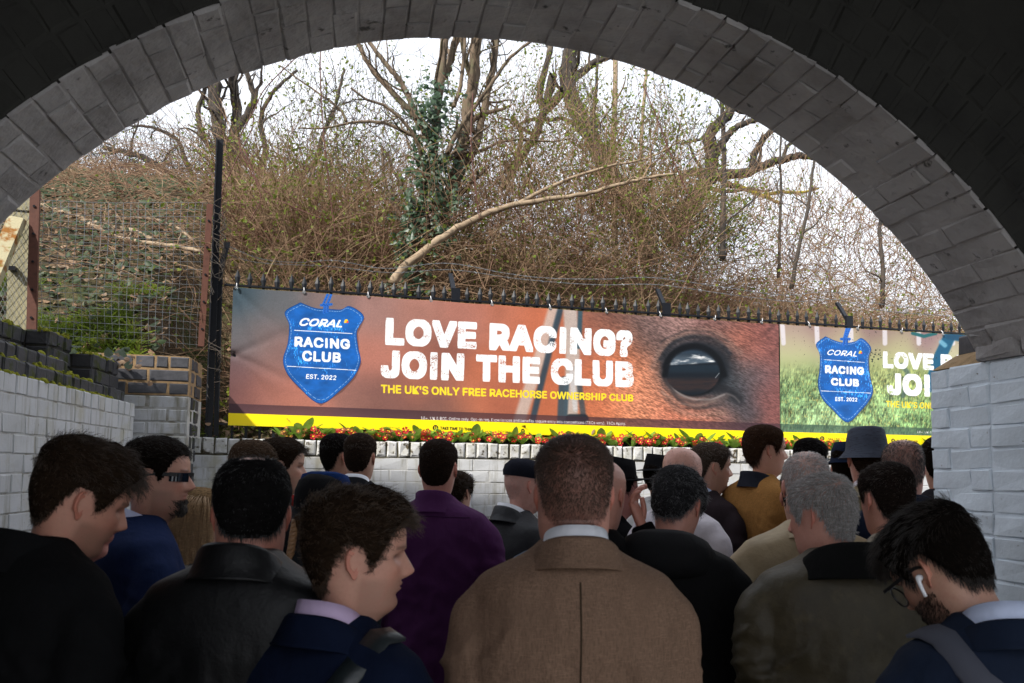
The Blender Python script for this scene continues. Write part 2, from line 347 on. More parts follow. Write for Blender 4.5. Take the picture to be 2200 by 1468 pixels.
mb = MB(); slab(-6, -1.42, BACK, 2.43, 0, 3.79); slab(-6, -1.46, 2.43, 2.88, 0, 2.2); mb.build('abutment', M['ring'], bridge)

# right abutment with its pale painted brick face --------------------
pier = thing('brick_abutment', 'pale blue grey painted brick abutment at the right end of the arch', 'wall', T(2.3, 2.9, 0))
PT, PEND, PZ = 2.215, 3.18, 2.052
row = 0; z = PZ
while z > 0.55:
    d = PEND; lens = [0.216, 0.104] * 6 if row % 2 else [0.104, 0.216, 0.216, 0.104, 0.216] * 2
    for l in lens:
        if d - l < 1.75: break
        put_brick('brick', pier, l, 0.0715, 0.09, M['pier'], T(PT, d - l / 2, z - 0.0375), -TN, TT, UP, proud=0.007, tilt=0.018, c=0.006, jit=0.005)
        d -= l + 0.008
    # the end face of the abutment
    x = PT + 0.004
    for l in ((0.104, 0.216, 0.216) if row % 2 else (0.216, 0.216, 0.104)):
        if x > PT + 0.01: put_brick('brick', pier, l, 0.0715, 0.09, M['pier'], T(x + l / 2, PEND, z - 0.0375), -TT, -TN, UP, proud=0.006)
        x += l + 0.008
    z -= 0.0765; row += 1
mb = MB(); slab(PT + 0.0035, PT + 2.2, 1.6, PEND - 0.006, 0, PZ - 0.006); slab(PT + 0.006, PT + 2.2, BACK, 1.6, 0, 3.78); slab(PT + 0.004, PT + 2.2, 1.6, D_NEAR, PZ, 3.78)
mb.build('mortar_core', M['pier'], pier)
# rough courses where the arch springs
for i, (l, dz) in enumerate(((0.216, 0.036), (0.104, 0.036), (0.104, 0.11), (0.216, 0.11))):
    d = D_FAR - 0.01 - (0 if i % 2 == 0 else (0.222 if i == 1 else 0.112))
    put_brick('brick', pier, l, 0.07, 0.09, M['soffit'], T(PT - 0.02 - 0.012 * (i > 1), d - l / 2, PZ + dz), -TN, TT, UP, proud=0.02, tilt=0.04, c=0.012, jit=0.007)
mb = MB()
p = [T(PT + 0.002, PEND - 0.004, PZ), T(PT + 0.5, PEND - 0.004, PZ), T(PT + 0.5, D_FAR, PZ), T(PT + 0.002, D_FAR, PZ), T(PT + 0.07, PEND - 0.06, PZ + 0.055), T(PT + 0.5, PEND - 0.06, PZ + 0.055), T(PT + 0.5, D_FAR, PZ + 0.055), T(PT + 0.05, D_FAR, PZ + 0.055)]
mb.add(p, [(0, 1, 5, 4), (1, 2, 6, 5), (0, 4, 7, 3), (4, 5, 6, 7)]); mb.build('mortar_flaunching', M['sandjoint'], pier)
for i in range(2):
    put_brick('cap_brick', pier, 0.104, 0.075, 0.3, M['engbrick'], T(PT + 0.075, PEND - 0.115 - 0.112 * i, PZ + 0.09), -TN, TT, UP, tilt=0.02)

# flower wall --------------------------------------------------------
fw = thing('flower_wall', 'long low white painted brick wall with a dirty brick on edge coping', 'wall', W(0, 0, 0))
S0, S1 = -1.745, 4.3
x = S0
while x < S1:
    wd = 0.0655 + RS.uniform(-0.003, 0.003)
    put_brick('coping_brick', fw, wd, 0.098 + RS.uniform(-0.002, 0.002) * 0, 0.21, M['coping'], W(x + wd / 2, -0.002, WTOP - 0.051), WU, WB, UP, proud=0.006, tilt=0.02, c=0.009, jit=0.004)
    x += wd + 0.0105
z = WTOP - 0.112; row = 0
while z > 0.90:
    x = S0 + (0 if row % 2 == 0 else -0.112)
    while x < S1 - 0.1:
        l = 0.217; x0 = max(x, S0); l2 = x + l - x0
        put_brick('brick', fw, round(l2, 3), 0.0725, 0.09, M['white'], W(x0 + l2 / 2, 0, z - 0.037), WU, WB, UP, proud=0.0025, tilt=0.005, c=0.0032)
        x += 0.2255
    z -= 0.0765; row += 1
mb = MB()
def wbox(s0, s1, b0, b1, z0, z1): mb.box(W((s0 + s1) / 2, (b0 + b1) / 2, (z0 + z1) / 2), WU * (s1 - s0) / 2, WB * (b1 - b0) / 2, UP * (z1 - z0) / 2)
wbox(S0, 9.5, 0.0012, 0.2, 0, WTOP - 0.109); mb.build('wall_core', M['whitejoint'], fw)
mb = MB(); wbox(S0, 9.5, 0.007, 0.2, WTOP - 0.108, WTOP - 0.006); mb.build('coping_joint', M['dirtjoint'], fw)
mb = MB(); wbox(S1, 9.5, -0.004, 0.19, 0.0, WTOP); mb.build('wall_end', M['white'], fw)
# metal drill holes, a notice
mb = MB()
nS, nz = onw(1000, 1050, 0)
notice = thing('wall_notice', 'small white notice with rows of dark lettering fixed to the white wall', 'sign', W(nS, -0.01, nz - 0.1))
sA, zA = onw(950, 1016, 0); sB, zB = onw(1012, 1016, 0)
mb = MB(); mb.box(W((sA + sB) / 2, -0.008, zA - 0.115), WU * (sB - sA) / 2, WB * 0.003, UP * 0.115); mb.build('plate', mat('notice plate', (0.78, 0.78, 0.82), 0.4), notice)
INTER = None
try: INTER = bpy.data.fonts.load(bpy.utils.system_resource('DATAFILES', path='fonts') + '/Inter.woff2')
except Exception: INTER = None
def text_mesh(body, offset=0.0, shear=0.0, space=1.0):
    c = bpy.data.curves.new('lettering', 'FONT'); c.body = body; c.font = INTER or c.font; c.offset = offset; c.shear = shear; c.space_character = space; c.resolution_u = 4; c.fill_mode = 'FRONT'
    o = bpy.data.objects.new('lettering', c); COL.objects.link(o); dg = bpy.context.evaluated_depsgraph_get()
    me = bpy.data.meshes.new_from_object(o.evaluated_get(dg)); bpy.data.objects.remove(o); bpy.data.curves.remove(c); return me
def text_tris(body, plain=False, **k):
    me = text_mesh(body.replace('I', '|') if plain and INTER else body, **k); me.calc_loop_triangles(); V = np.array([v.co[:2] for v in me.vertices]);
    if plain and INTER: V[:, 1] = np.clip(V[:, 1], 0.0, CAPH)
    Tn = np.array([t.vertices[:] for t in me.loop_triangles]); bpy.data.meshes.remove(me); return V, Tn
CAPH = 0.7
_v, _t = text_tris('H'); CAPH = float(_v[:, 1].max())
inkm = mat('dark blue ink', (0.03, 0.03, 0.10), 0.5)
for i, tx in enumerate(('Caution is', 'using', 'along', 'premises')):
    V, Tn = text_tris(tx, offset=0.01); mx_ = V[:, 0].max(); hh = 0.0155
    P = np.array([W(sB - 0.017 + (v[0] - mx_) * 0.021, -0.0118, zA - 0.045 - 0.026 * i + v[1] * 0.021) for v in V])
    link('lettering', mesh('lettering', P, Tn, inkm, False), notice)
for sx in (0.006, ): 
    mb = MB(); mb.tube([W(sB - 0.009, -0.016, zA - 0.009), W(sB - 0.009, -0.010, zA - 0.009)], 0.004, 8); mb.build('screw', M['iron'], notice)

# left retaining wall --------------------------------------------------
lw = thing('retaining_wall', 'streaked white painted side wall topped by mossy stepped dark bricks', 'wall', Lw(0.8, 0, 0))
LZ = 1.993; z = LZ; row = 0; LEN = 1.80
while z > 0.75:
    a = -0.75 + (0.0 if row % 2 else 0.11)
    while a < LEN - 0.03:
        l = min(0.104 if row in (0, 5, 10) else 0.217, LEN - a); 
        put_brick('brick', lw, round(l, 3), 0.072, 0.08, M['white'], Lw(a + l / 2, 0, z - 0.037), LD, LN, UP, proud=0.003, tilt=0.007, c=0.003, jit=0.0022)
        a += l + 0.0085
    z -= 0.0775; row += 1
mb = MB()
def lbox(a0, a1, o0, o1, z0, z1): mb.box(Lw((a0 + a1) / 2, (o0 + o1) / 2, (z0 + z1) / 2), LD * (a1 - a0) / 2, LN * (o1 - o0) / 2, UP * (z1 - z0) / 2)
lbox(-0.8, LEN, 0.0025, 0.40, 0, LZ - 0.005); mb.build('wall_core', M['whitejoint'], lw)
mb = MB()
secs = [(-0.8, 1.04, 0.32, 2.298), (1.04, 1.365, 0.21, 2.298), (1.365, LEN, 0.10, 2.225)]
for a0, a1, o, zt in secs: lbox(a0, a1 - 0.006, o + 0.008, 0.46, LZ - 0.01, zt - 0.004)
lbox(-0.8, LEN, 0.062, 0.4, LZ - 0.005, LZ + 0.072); lbox(-0.8, 1.04, 0.122, 0.4, LZ + 0.07, LZ + 0.150)
mb.build('mossy_joint', M['darkjoint'], lw)
def course(a0, a1, o, z, ln=0.217):
    a = a0
    while a < a1 - 0.02:
        l = min(ln, a1 - a); put_brick('dark_brick', lw, round(l, 3), 0.0715, 0.07, M['mossbrick'], Lw(a + l / 2, o, z + 0.0365), LD, LN, UP, proud=0.008, tilt=0.012, c=0.008, jit=0.004); a += l + 0.009
course(-0.75, LEN, 0.055, LZ, 0.104); course(-0.70, 1.04, 0.115, LZ + 0.078, 0.104)
for k, (a0, a1, o, zt) in enumerate(secs):
    z = zt - 0.073; i = 0
    while z > LZ + (0.15 if k == 0 else 0.07):
        course(a0 + (0.05 if i % 2 else 0), a1, o, z, 0.104 if i == 0 else 0.217)
        if k < 2:   # the end face of each step looks at the passage
            o2 = secs[k + 1][2]
        z -= 0.078; i += 1
# end faces of the steps (towards the passage mouth)
for k in (1, 2):
    a0, _, o, zt = secs[k]; z = zt - 0.073
    while z > LZ + 0.06:
        put_brick('dark_brick', lw, 0.104, 0.0715, 0.05, M['mossbrick'], Lw(a0 - 0.003, o + 0.055, z + 0.0365), -LN, LD, UP, proud=0.004, tilt=0.012); z -= 0.078
# moss cushions along the ledges
mb = MB()
def moss_strip(a0, a1, o, z, w, h):
    n = int((a1 - a0) / 0.018) + 2
    for i in range(n):
        if RS.random() < 0.25: continue
        c = Lw(a0 + (a1 - a0) * i / n + RS.uniform(-.01, .01), o + RS.uniform(0, w), z); rr = RS.uniform(0.008, 0.022); hh = h * RS.uniform(0.5, 1.4)
        V = [c + UP * hh]; m = 6
        for lv, (rk, hk) in enumerate(((0.6, 0.8), (1.0, 0.25), (1.05, -0.5))):
            V += [c + LD * rr * rk * math.cos(6.283 * q / m + lv) + LN * rr * rk * math.sin(6.283 * q / m + lv) + UP * hh * hk * RS.uniform(.7, 1.2) for q in range(m)]
        Fc = [(0, 1 + q, 1 + (q + 1) % m) for q in range(m)]
        for lv in (0, 1): Fc += [(1 + lv * m + q, 1 + (lv + 1) * m + q, 1 + (lv + 1) * m + (q + 1) % m, 1 + lv * m + (q + 1) % m) for q in range(m)]
        mb.add(V, Fc)
moss_strip(-0.7, 1.5, 0.012, LZ + 0.002, 0.05, 0.014); moss_strip(-0.7, 1.3, 0.07, LZ + 0.076, 0.05, 0.018)
moss_strip(-0.7, 1.04, 0.13, LZ + 0.152, 0.16, 0.016)
for a0, a1, o, zt in secs: moss_strip(a0, a1, o + 0.01, zt, 0.10, 0.018); moss_strip(a0, a1, o + 0.01, zt - 0.002, 0.03, 0.012)
tag(mb.build('moss', M['moss'], lw, True), kind='stuff')

# brick pillar at the corner --------------------------------------------
pl_ = thing('brick_pillar', 'square brick pillar, white below with three dark brick courses on top', 'pillar', (-2.1, 5.5, 0))
PC = np.array([-1.912, 5.35, 0]); SD = TN
def Pp(x, y, z): return PC + WU * x + SD * y + UP * z
z = 2.29; row = 0
for row in range(18):
    dark = row < 3; mt = M['engbrick'] if dark else M['white']; h = 0.069 if dark else 0.0725
    x = -0.004; lens = [(0.106, 0.065, 0.104, 0.162, 0.12), (0.217, 0.217, 0.1), (0.106, 0.217, 0.217)][row % 3] if dark else ((0.217, 0.217, 0.12) if row % 2 else (0.104, 0.217, 0.217))
    for l in lens:
        put_brick('dark_brick' if dark else 'brick', pl_, l, h, 0.08, mt, Pp(x - l / 2, 0, z - 0.039), WU, WB, UP, proud=0.003, tilt=0.005)
        x -= l + 0.0105
    y = 0.085 if True else 0
    for l in ((0.16, 0.2) if row % 2 else (0.104, 0.217)):
        put_brick('side_brick', pl_, l, h, 0.08, M['engbrick'] if dark else M['mossbrick'], Pp(-0.003, y + l / 2, z - 0.039), SD, -WU, UP, proud=0.008, tilt=0.012)
        y += l + 0.01
    z -= 0.078
mb = MB(); mb.box(Pp(-0.29, 0.24, 2.172), WU * 0.287, SD * 0.237, UP * 0.117); mb.build('sandy_joint', M['sandjoint'], pl_)
mb = MB(); mb.box(Pp(-0.29, 0.24, 1.026), WU * 0.288, SD * 0.238, UP * 1.026); mb.build('white_joint', M['whitejoint'], pl_)

# palisade fence ----------------------------------------------------------
FB = 0.33
def fpt(px, py, b=FB): s, z = onw(px, py, b); return float(s), float(z)
sL, zL = fpt(482, 612); sR, zR = fpt(2060, 717)
fence = thing('palisade_fence', 'black spear topped railing fence that carries the banners', 'fence', W(1.2, FB, WTOP))
def zr(s): return zL + (zR - zL) * (s - sL) / (sR - sL)
mb = MB()
def bar(p, q, w, d):
    p, q = np.asarray(p), np.asarray(q); mb.box((p + q) / 2, (q - p) / 2, WB * d / 2, UP * w / 2)
bar(W(sL, FB, zL), W(sR + 1.6, FB, zr(sR + 1.6)), 0.012, 0.03); mb.build('rail', M['iron'], fence)
mb = MB(); bar(W(sL, FB, WTOP + 0.10), W(sR + 1.6, FB, WTOP + 0.10), 0.012, 0.03); mb.build('rail', M['iron'], fence)
def spear(h):
    m = MB(); w = 0.0085
    m.box((0, 0, h / 2 - 0.05), (w, 0, 0), (0, w, 0), (0, 0, h / 2 - 0.05))
    V = [(0, 0, h)]; lv = ((h - 0.055, 0.019, 0.012), (h - 0.10, 0.010, 0.009))
    for z_, a, b in lv: V += [(-a, 0, z_), (0, -b, z_), (a, 0, z_), (0, b, z_)]
    Fc = [(0, 1 + i, 1 + (i + 1) % 4) for i in range(4)] + [(1 + i, 5 + i, 5 + (i + 1) % 4, 1 + (i + 1) % 4) for i in range(4)]
    m.add(V, Fc); return mesh('picket', np.concatenate(m.V), m.F, M['iron'], False)
ph = (zL - WTOP) + 0.105 + 0.03; pm = [spear(ph), spear(ph + 0.006), spear(ph - 0.005)]
s1, _ = fpt(511, 600); s2, _ = fpt(901, 640); pit = (s2 - s1) / 14
posts = [fpt(979, 640)[0], fpt(1432, 660)[0], fpt(1824, 690)[0], fpt(2160, 700)[0]]
s = s1
while s < sR + 1.5:
    if min(abs(s - p) for p in posts) > pit * 0.62:
        a = math.atan2(WU[1], WU[0]) + RS.uniform(-.12, .12); ti = RS.uniform(-.012, .012)
        Mx = Matrix.Translation(Vector(W(s, FB - 0.0, zr(s) - ph + 0.105 + RS.uniform(-.004, .004)))) @ Matrix.Rotation(a, 4, 'Z') @ Matrix.Rotation(ti, 4, 'Y')
        link('picket', RS.choice(pm), fence, None, Mx)
    s += pit
for p in posts:
    mb = MB(); mb.box(W(p, FB + 0.0, (1.7 + zr(p) + 0.085) / 2), WU * 0.031, WB * 0.012, UP * ((zr(p) + 0.085 - 1.7) / 2))
    po = mb.build('post', M['iron'], fence)
    mb = MB(); a0 = W(p - 0.012, FB, zr(p) + 0.05); a1 = W(p - 0.012, FB + 0.135, zr(p) + 0.215); dv = (a1 - a0) / 2
    nn = np.cross(dv / np.linalg.norm(dv), WU); mb.box((a0 + a1) / 2, dv, WU * 0.016, nn * 0.010); mb.build('barb_arm', M['iron'], po)
# tall pole at the left end of the fence
pole = thing('fence_pole', 'tall black steel pole wrapped in dead vine at the left end of the fence', 'pole', at(455, 930, 6.05))
mb = MB(); b0, b1 = at(446, 925, 6.0), at(470, 300, 6.02); b0[2] = 1.7
ax = (b1 - b0) / np.linalg.norm(b1 - b0)
mb.box((b0 + b1) / 2 - WU * 0.012, WU * 0.0045, WB * 0.032, (b1 - b0) / 2); mb.box((b0 + b1) / 2 + WU * 0.012, WU * 0.019, WB * 0.005, (b1 - b0) / 2); mb.build('angle_post', M['iron'], pole)
mb = MB(); c0, c1 = at(465, 930, 6.05), at(474, 575, 6.05); c0[2] = 1.7; mb.box((c0 + c1) / 2, WU * 0.016, WB * 0.016, (c1 - c0) / 2); mb.build('end_post', M['iron'], pole)
mb = MB(); c0, c1 = at(475, 575, 6.05), at(489, 522, 6.05); dv = (c1 - c0) / 2; mb.box((c0 + c1) / 2, dv, WU * 0.018, WB * 0.02); mb.build('barb_arm', M['iron'], pole)
st = []
for k in range(15):
    y0 = RS.uniform(560, 900); L = RS.uniform(60, 200); ph_ = RS.uniform(0, 6); pts = []
    for i in range(14):
        y = y0 - L * i / 13; pts.append(at(458 + (y - 925) * -0.03 + 15 * math.sin(ph_ + i * RS.uniform(.3, .6)), y, 5.97 + 0.05 * math.cos(ph_ + i * .5)))
    st.append(np.array(pts))
tag(curves('dead_vine', st, 0.0021, M['twig'], pole), kind='stuff')
# barbed wire
bw = thing('barbed_wire', 'two sagging strands of barbed wire strung above the spear tips', 'wire', W(1.0, FB + 0.12, 3.0))
for base in ([(487, 528), (560, 556), (640, 564), (720, 560), (830, 577), (960, 566), (1090, 588), (1180, 598), (1300, 600), (1405, 597), (1560, 618), (1680, 634), (1790, 628), (1900, 655), (2080, 668)],
             [(484, 546), (560, 565), (700, 572), (840, 586), (970, 580), (1120, 600), (1280, 612), (1412, 612), (1560, 632), (1700, 648), (1797, 644), (1900, 668), (2080, 682)]):
    P = []
    for px, py in base: s_, z_ = fpt(px, py, FB + 0.12); P.append(W(s_, FB + 0.12, z_))
    P = smooth_line(P, 260); mb = MB()
    q = np.arange(260) * 1.3
    for k in (0, math.pi): mb.tube(P + np.outer(np.cos(q + k), UP) * 0.0022 + np.outer(np.sin(q + k), WB) * 0.0022, 0.0014, 4, False)
    for i in range(4, 258, 5):
        for k in range(2):
            v = np.array([RS.uniform(-1, 1) for _ in range(3)]); v /= np.linalg.norm(v); mb.tube([P[i] - v * 0.012, P[i] + v * 0.012], 0.0011, 3, False)
    mb.build('wire', M['galv'], bw)
# weld mesh panel on the left
mf = thing('mesh_fence', 'square wire mesh panel between two red brown posts on the grassy bank', 'fence', at(250, 720, 5.8))
c00, c01, c10, c11 = at(66, 716, 5.35), at(75, 430, 5.35), at(437, 742, 6.1), at(449, 436, 6.1)
def mp(u, v):
    p = (c00 * (1 - u) + c10 * u) * (1 - v) + (c01 * (1 - u) + c11 * u) * v
    return p + WB * (0.16 * max(0, v - 0.8) ** 1.2) + WB * 0.02 * math.sin(u * 7 + v * 5) + WU * 0.006 * math.sin(v * 9 + u * 4)
for i in range(1, 23):
    mb = MB(); mb.tube([mp(i / 23 + 0.001 * math.sin(i), v) for v in np.linspace(-0.03, 1, 12)], 0.0014, 4, False); mb.build('wire', M['galv'], mf)
for j in range(20):
    mb = MB(); mb.tube([mp(u, j / 19) + WB * -0.003 for u in np.linspace(0, 1, 14)], 0.0014, 4, False); mb.build('wire', M['galv'], mf)
for (x0, y0, x1, y1, dd, w) in ((68, 722, 76, 408, 5.33, 0.026), (432, 745, 451, 440, 6.08, 0.020)):
    mb = MB(); p, q = at(x0, y0, dd), at(x1, y1, dd); mb.box((p + q) / 2, WU * w, WB * 0.02, (q - p) / 2); po = mb.build('post', M['rust'], mf)
    for k in range(5):
        c = p + (q - p) * (0.12 + 0.19 * k) - WB * 0.021; mb = MB(); mb.tube([c, c - WB * 0.006], 0.008, 6); mb.build('bolt', M['iron'], po)
cp = thing('concrete_post', 'lichened concrete fence post with a slanting strut on the bank', 'post', at(42, 715, 5.45))
mb = MB(); p, q = at(41, 720, 5.45), at(47, 462, 5.45); mb.box((p + q) / 2, WU * 0.058, WB * 0.06, (q - p) / 2); mb.build('shaft', M['concrete'], cp)
mb = MB(); p, q = at(47, 457, 5.45), at(51, 330, 5.45); mb.box((p + q) / 2, WU * 0.063, WB * 0.066, (q - p) / 2); mb.build('shaft', M['concrete'], cp)
mb = MB(); p, q = at(38, 470, 5.30), at(-40, 655, 4.9); dv = q - p; nn = np.cross(dv / np.linalg.norm(dv), WB); mb.box((p + q) / 2, dv / 2, WB * 0.045, nn * 0.05); mb.build('strut', M['lichen'], cp)
mb = MB(); p = at(28, 578, 5.36); mb.box(p, WU * 0.018, WB * 0.03, UP * 0.012); mb.build('bracket', M['iron'], cp)
chl = thing('chain_link_fence', 'thin diamond chain link netting stretched over the concrete post', 'fence', at(30, 720, 5.3))
st = []
for k in range(-14, 16):
    for sg in (-1, 1):
        pts = []
        for i in range(40):
            x = 36 + k * 10 + sg * (i - 20) * 4.4; y = 560 + (i - 20) * 9.0
            if -60 < x < 72 and 420 < y < 708: pts.append(at(x, y, 5.36))
        if len(pts) > 2: st.append(np.array(pts))
curves('netting', st, 0.0011, M['galv'], chl)
# ================================================================== BANNERS
def fatten(m, r):
    r = int(round(r))
    if r < 1: return m
    ys, xs = np.nonzero(m)
    if len(ys) == 0: return m
    y0, y1, x0, x1 = max(0, ys.min() - r), min(m.shape[0], ys.max() + r + 1), max(0, xs.min() - r), min(m.shape[1], xs.max() + r + 1)
    s = np.pad(m[y0:y1, x0:x1], r); o = np.zeros_like(s); h, w = s.shape
    for dy in range(-r, r + 1):
        k = int(r * (1 - abs(dy / (r + .5)) ** 5) ** 0.2); c = np.cumsum(np.pad(s.astype(np.int32), ((0, 0), (k + 1, k))), axis=1); row = (c[:, 2 * k + 1:] - c[:, :w]) > 0
        if dy >= 0: o[dy:] |= row[:h - dy]
        else: o[:dy] |= row[-dy:]
    m = m.copy(); m[y0:y1, x0:x1] = o[r:h - r, r:w - r]; return m
def raster(img, V, Tn, map2, col, dist=0.0, alpha=1.0, seed=1, fat=0):
    """fills triangles of a flat print; map2 takes (n,2) in 0..1 of the print's own box to texel positions"""
    H, Wd = img.shape[:2]; P = map2(V); msk = np.zeros((H, Wd), bool)
    for t in Tn:
        a, b, c = P[t[0]], P[t[1]], P[t[2]]
        x0, x1 = int(max(0, math.floor(min(a[0], b[0], c[0])))), int(min(Wd - 1, math.ceil(max(a[0], b[0], c[0]))))
        y0, y1 = int(max(0, math.floor(min(a[1], b[1], c[1])))), int(min(H - 1, math.ceil(max(a[1], b[1], c[1]))))
        if x1 < x0 or y1 < y0: continue
        X, Y = np.meshgrid(np.arange(x0, x1 + 1) + .5, np.arange(y0, y1 + 1) + .5)
        d1 = (b[0] - a[0]) * (Y - a[1]) - (b[1] - a[1]) * (X - a[0]); d2 = (c[0] - b[0]) * (Y - b[1]) - (c[1] - b[1]) * (X - b[0]); d3 = (a[0] - c[0]) * (Y - c[1]) - (a[1] - c[1]) * (X - c[0])
        msk[y0:y1 + 1, x0:x1 + 1] |= ((d1 >= 0) & (d2 >= 0) & (d3 >= 0)) | ((d1 <= 0) & (d2 <= 0) & (d3 <= 0))
    msk = fatten(msk, fat)
    if dist > 0:
        yy, xx = np.nonzero(msk)
        nz = fbm(xx * 0.42, yy * 0.42, seed, 2); cl = fbm(xx * 0.03, yy * 0.03, seed + 9, 2)
        keep = nz < 0.86 - dist * np.clip((cl - 0.46) * 2.0, 0, 1); msk[yy[~keep], xx[~keep]] = False
    img[msk] = img[msk] * (1 - alpha) + np.array(col) / 255 * alpha
def stepn(x, a, b): t = np.clip((x - a) / (b - a + 1e-9), 0, 1); return t * t * (3 - 2 * t)
class Banner:
    def __init__(s, name, label, TL, BL, TR, BR, nx, ny):
        s.s0, zt0 = fpt(*TL, FB - 0.03); _, zb0 = fpt(*BL, FB - 0.03); s.s1, zt1 = fpt(*TR, FB - 0.03); _, zb1 = fpt(*BR, FB - 0.03)
        s.z = (zt0, zb0, zt1, zb1); s.nx, s.ny = nx, ny; s.root = None; s.name, s.label = name, label
        u = (np.arange(nx) + .5) / nx; v = (np.arange(ny) + .5) / ny; s.U, s.Vv = np.meshgrid(u, v)
        s.PX, s.PY = proj(s.pos(s.U, s.Vv)); s.img = np.zeros((ny, nx, 3))
    def pos(s, u, v, b=0.0):
        zt = s.z[0] + (s.z[2] - s.z[0]) * u; zb = s.z[1] + (s.z[3] - s.z[1]) * u; z = zb + (zt - zb) * v; ss = s.s0 + (s.s1 - s.s0) * u
        return WP + WU * np.asarray(ss)[..., None] + WB * (np.asarray(FB - 0.03 + b) + 0 * np.asarray(ss))[..., None] + UP * np.asarray(z)[..., None]
    def uv(s, px, py):
        ss, z = onw(px, py, FB - 0.03); u = (ss - s.s0) / (s.s1 - s.s0); zt = s.z[0] + (s.z[2] - s.z[0]) * u; zb = s.z[1] + (s.z[3] - s.z[1]) * u
        return np.array([u * s.nx, (z - zb) / (zt - zb) * s.ny])
    def quad(s, TL, BL, TR, BR):
        a, b, c, d = [s.uv(*q) for q in (TL, BL, TR, BR)]
        return lambda V: (1 - V[:, :1]) * ((1 - V[:, 1:]) * b + V[:, 1:] * a) + V[:, :1] * ((1 - V[:, 1:]) * d + V[:, 1:] * c)
    def text(s, body, TL, BL, TR, BR, col, dist=0.0, alpha=1.0, seed=1, bold=0.0, space=1.0, shear=0.0):
        V, Tn = text_tris(body, plain=bold > 0, shear=shear, space=space)
        low = any(ch in body for ch in 'gjpqy(&'); lo, cap = (0.0, 0.72) if low else (V[:, 1].min(), V[:, 1].max())
        hx = V[:, 0].min(), V[:, 0].max()
        V = np.c_[(V[:, 0] - hx[0]) / (hx[1] - hx[0]), (V[:, 1] - lo) / (cap - lo)]
        a, b, c, d = [s.uv(*q) for q in (TL, BL, TR, BR)]; r = bold * np.linalg.norm(a - b); ux = (c - a) / np.linalg.norm(c - a); uy = (a - b) / np.linalg.norm(a - b)
        a, b, c, d = a + ux * r - uy * r, b + ux * r + uy * r, c - ux * r - uy * r, d - ux * r + uy * r
        raster(s.img, V, Tn, lambda Q: (1 - Q[:, :1]) * ((1 - Q[:, 1:]) * b + Q[:, 1:] * a) + Q[:, :1] * ((1 - Q[:, 1:]) * d + Q[:, 1:] * c), col, dist, alpha, seed, r)
    def poly(s, pts, col, alpha=1.0):
        bm_ = bmesh.new(); vs_ = [bm_.verts.new((p[0], p[1], 0)) for p in pts]; f = bm_.faces.new(vs_)
        bmesh.ops.triangulate(bm_, faces=[f]); bm_.verts.index_update()
        V = np.array([v.co[:2] for v in bm_.verts]); Tn = np.array([[v.index for v in f.verts] for f in bm_.faces]); bm_.free()
        raster(s.img, V, Tn, lambda Q: np.array([s.uv(*q) for q in Q]), col, 0, alpha); 
    def line(s, p, q, w, col, dash=None):
        p, q = np.array(p, float), np.array(q, float); L = np.linalg.norm(q - p); d = (q - p) / L; n = np.array([-d[1], d[0]]) * w / 2
        ts = [(0, L)] if not dash else [(t, min(t + dash[0], L)) for t in np.arange(0, L, dash[0] + dash[1])]
        for a, b in ts: s.poly([p + d * a - n, p + d * b - n, p + d * b + n, p + d * a + n], col)
    def disc(s, x, y, r, col):
        s.poly([(x + r * math.cos(a), y + r * math.sin(a)) for a in np.linspace(0, 6.283, 17)[:-1]], col)
    def blend(s, m, col): s.img = s.img * (1 - m[..., None]) + np.array(col) / 255 * m[..., None]
    def samples(s, pts, sig):
        num = 0; den = 1e-9
        for x, y, c in pts:
            k = np.exp(-((s.PX - x) ** 2 + (s.PY - y) ** 2) / (2 * sig * sig)) + 1e-7; num = num + k[..., None] * np.array(c) / 255; den = den + k
        s.img = num / den[..., None]
    def stroke(s, pts, w, col, soft=3.0, alpha=1.0):
        P = np.array(pts, float); dm = np.full(s.PX.shape, 1e9)
        for a, b in zip(P[:-1], P[1:]):
            d = b - a; t = np.clip(((s.PX - a[0]) * d[0] + (s.PY - a[1]) * d[1]) / (d @ d), 0, 1)
            dm = np.minimum(dm, np.hypot(s.PX - a[0] - t * d[0], s.PY - a[1] - t * d[1]))
        s.blend(alpha * (1 - stepn(dm, w / 2 - soft / 2, w / 2 + soft / 2)), col)
    def shield(s, out, texts, knot):
        cx = np.mean([p[0] for p in out]); cy = np.mean([p[1] for p in out])
        d = np.array([(p[0] + 2, p[1] + 5) for p in out]); s.poly(d, (40, 25, 25), 0.35)
        P = smooth_line(np.array(out + [out[0]]), 90)[:-1]
        s.poly(P, (18, 62, 125)); P2 = np.array([(cx + (p[0] - cx) * 0.985, cy + (p[1] - cy) * 0.985) for p in P]); before = s.img.copy(); s.poly(P2, (24, 92, 172))
        m = np.abs(s.img - before).sum(-1) > 1e-4
        wr = fbm(s.PX * 0.05, s.PY * 0.09, 5, 5); sc_ = fbm(s.PX * 0.9, s.PY * 0.25, 7, 3) * fbm(s.PX * 0.04, s.PY * 0.04, 17, 3)
        tone = 0.80 + 0.42 * wr + 0.7 * stepn(sc_, 0.36, 0.5)
        s.img[m] = np.clip(s.img[m] * tone[m][:, None] + 0.10 * stepn(sc_, 0.36, 0.5)[m][:, None], 0, 1)
        k = 0.94
        for a, b in zip(P[::1], np.roll(P, -1, 0)[::1]):
            a2 = (cx + (a[0] - cx) * k, cy + (a[1] - cy) * k); b2 = (cx + (b[0] - cx) * k, cy + (b[1] - cy) * k); md = ((a2[0] * .3 + b2[0] * .7), (a2[1] * .3 + b2[1] * .7))
            s.line(a2, md, 0.9, (150, 185, 225))
        for p, q in knot: s.stroke([p, q], 5.5, (38, 105, 200), 1.5)
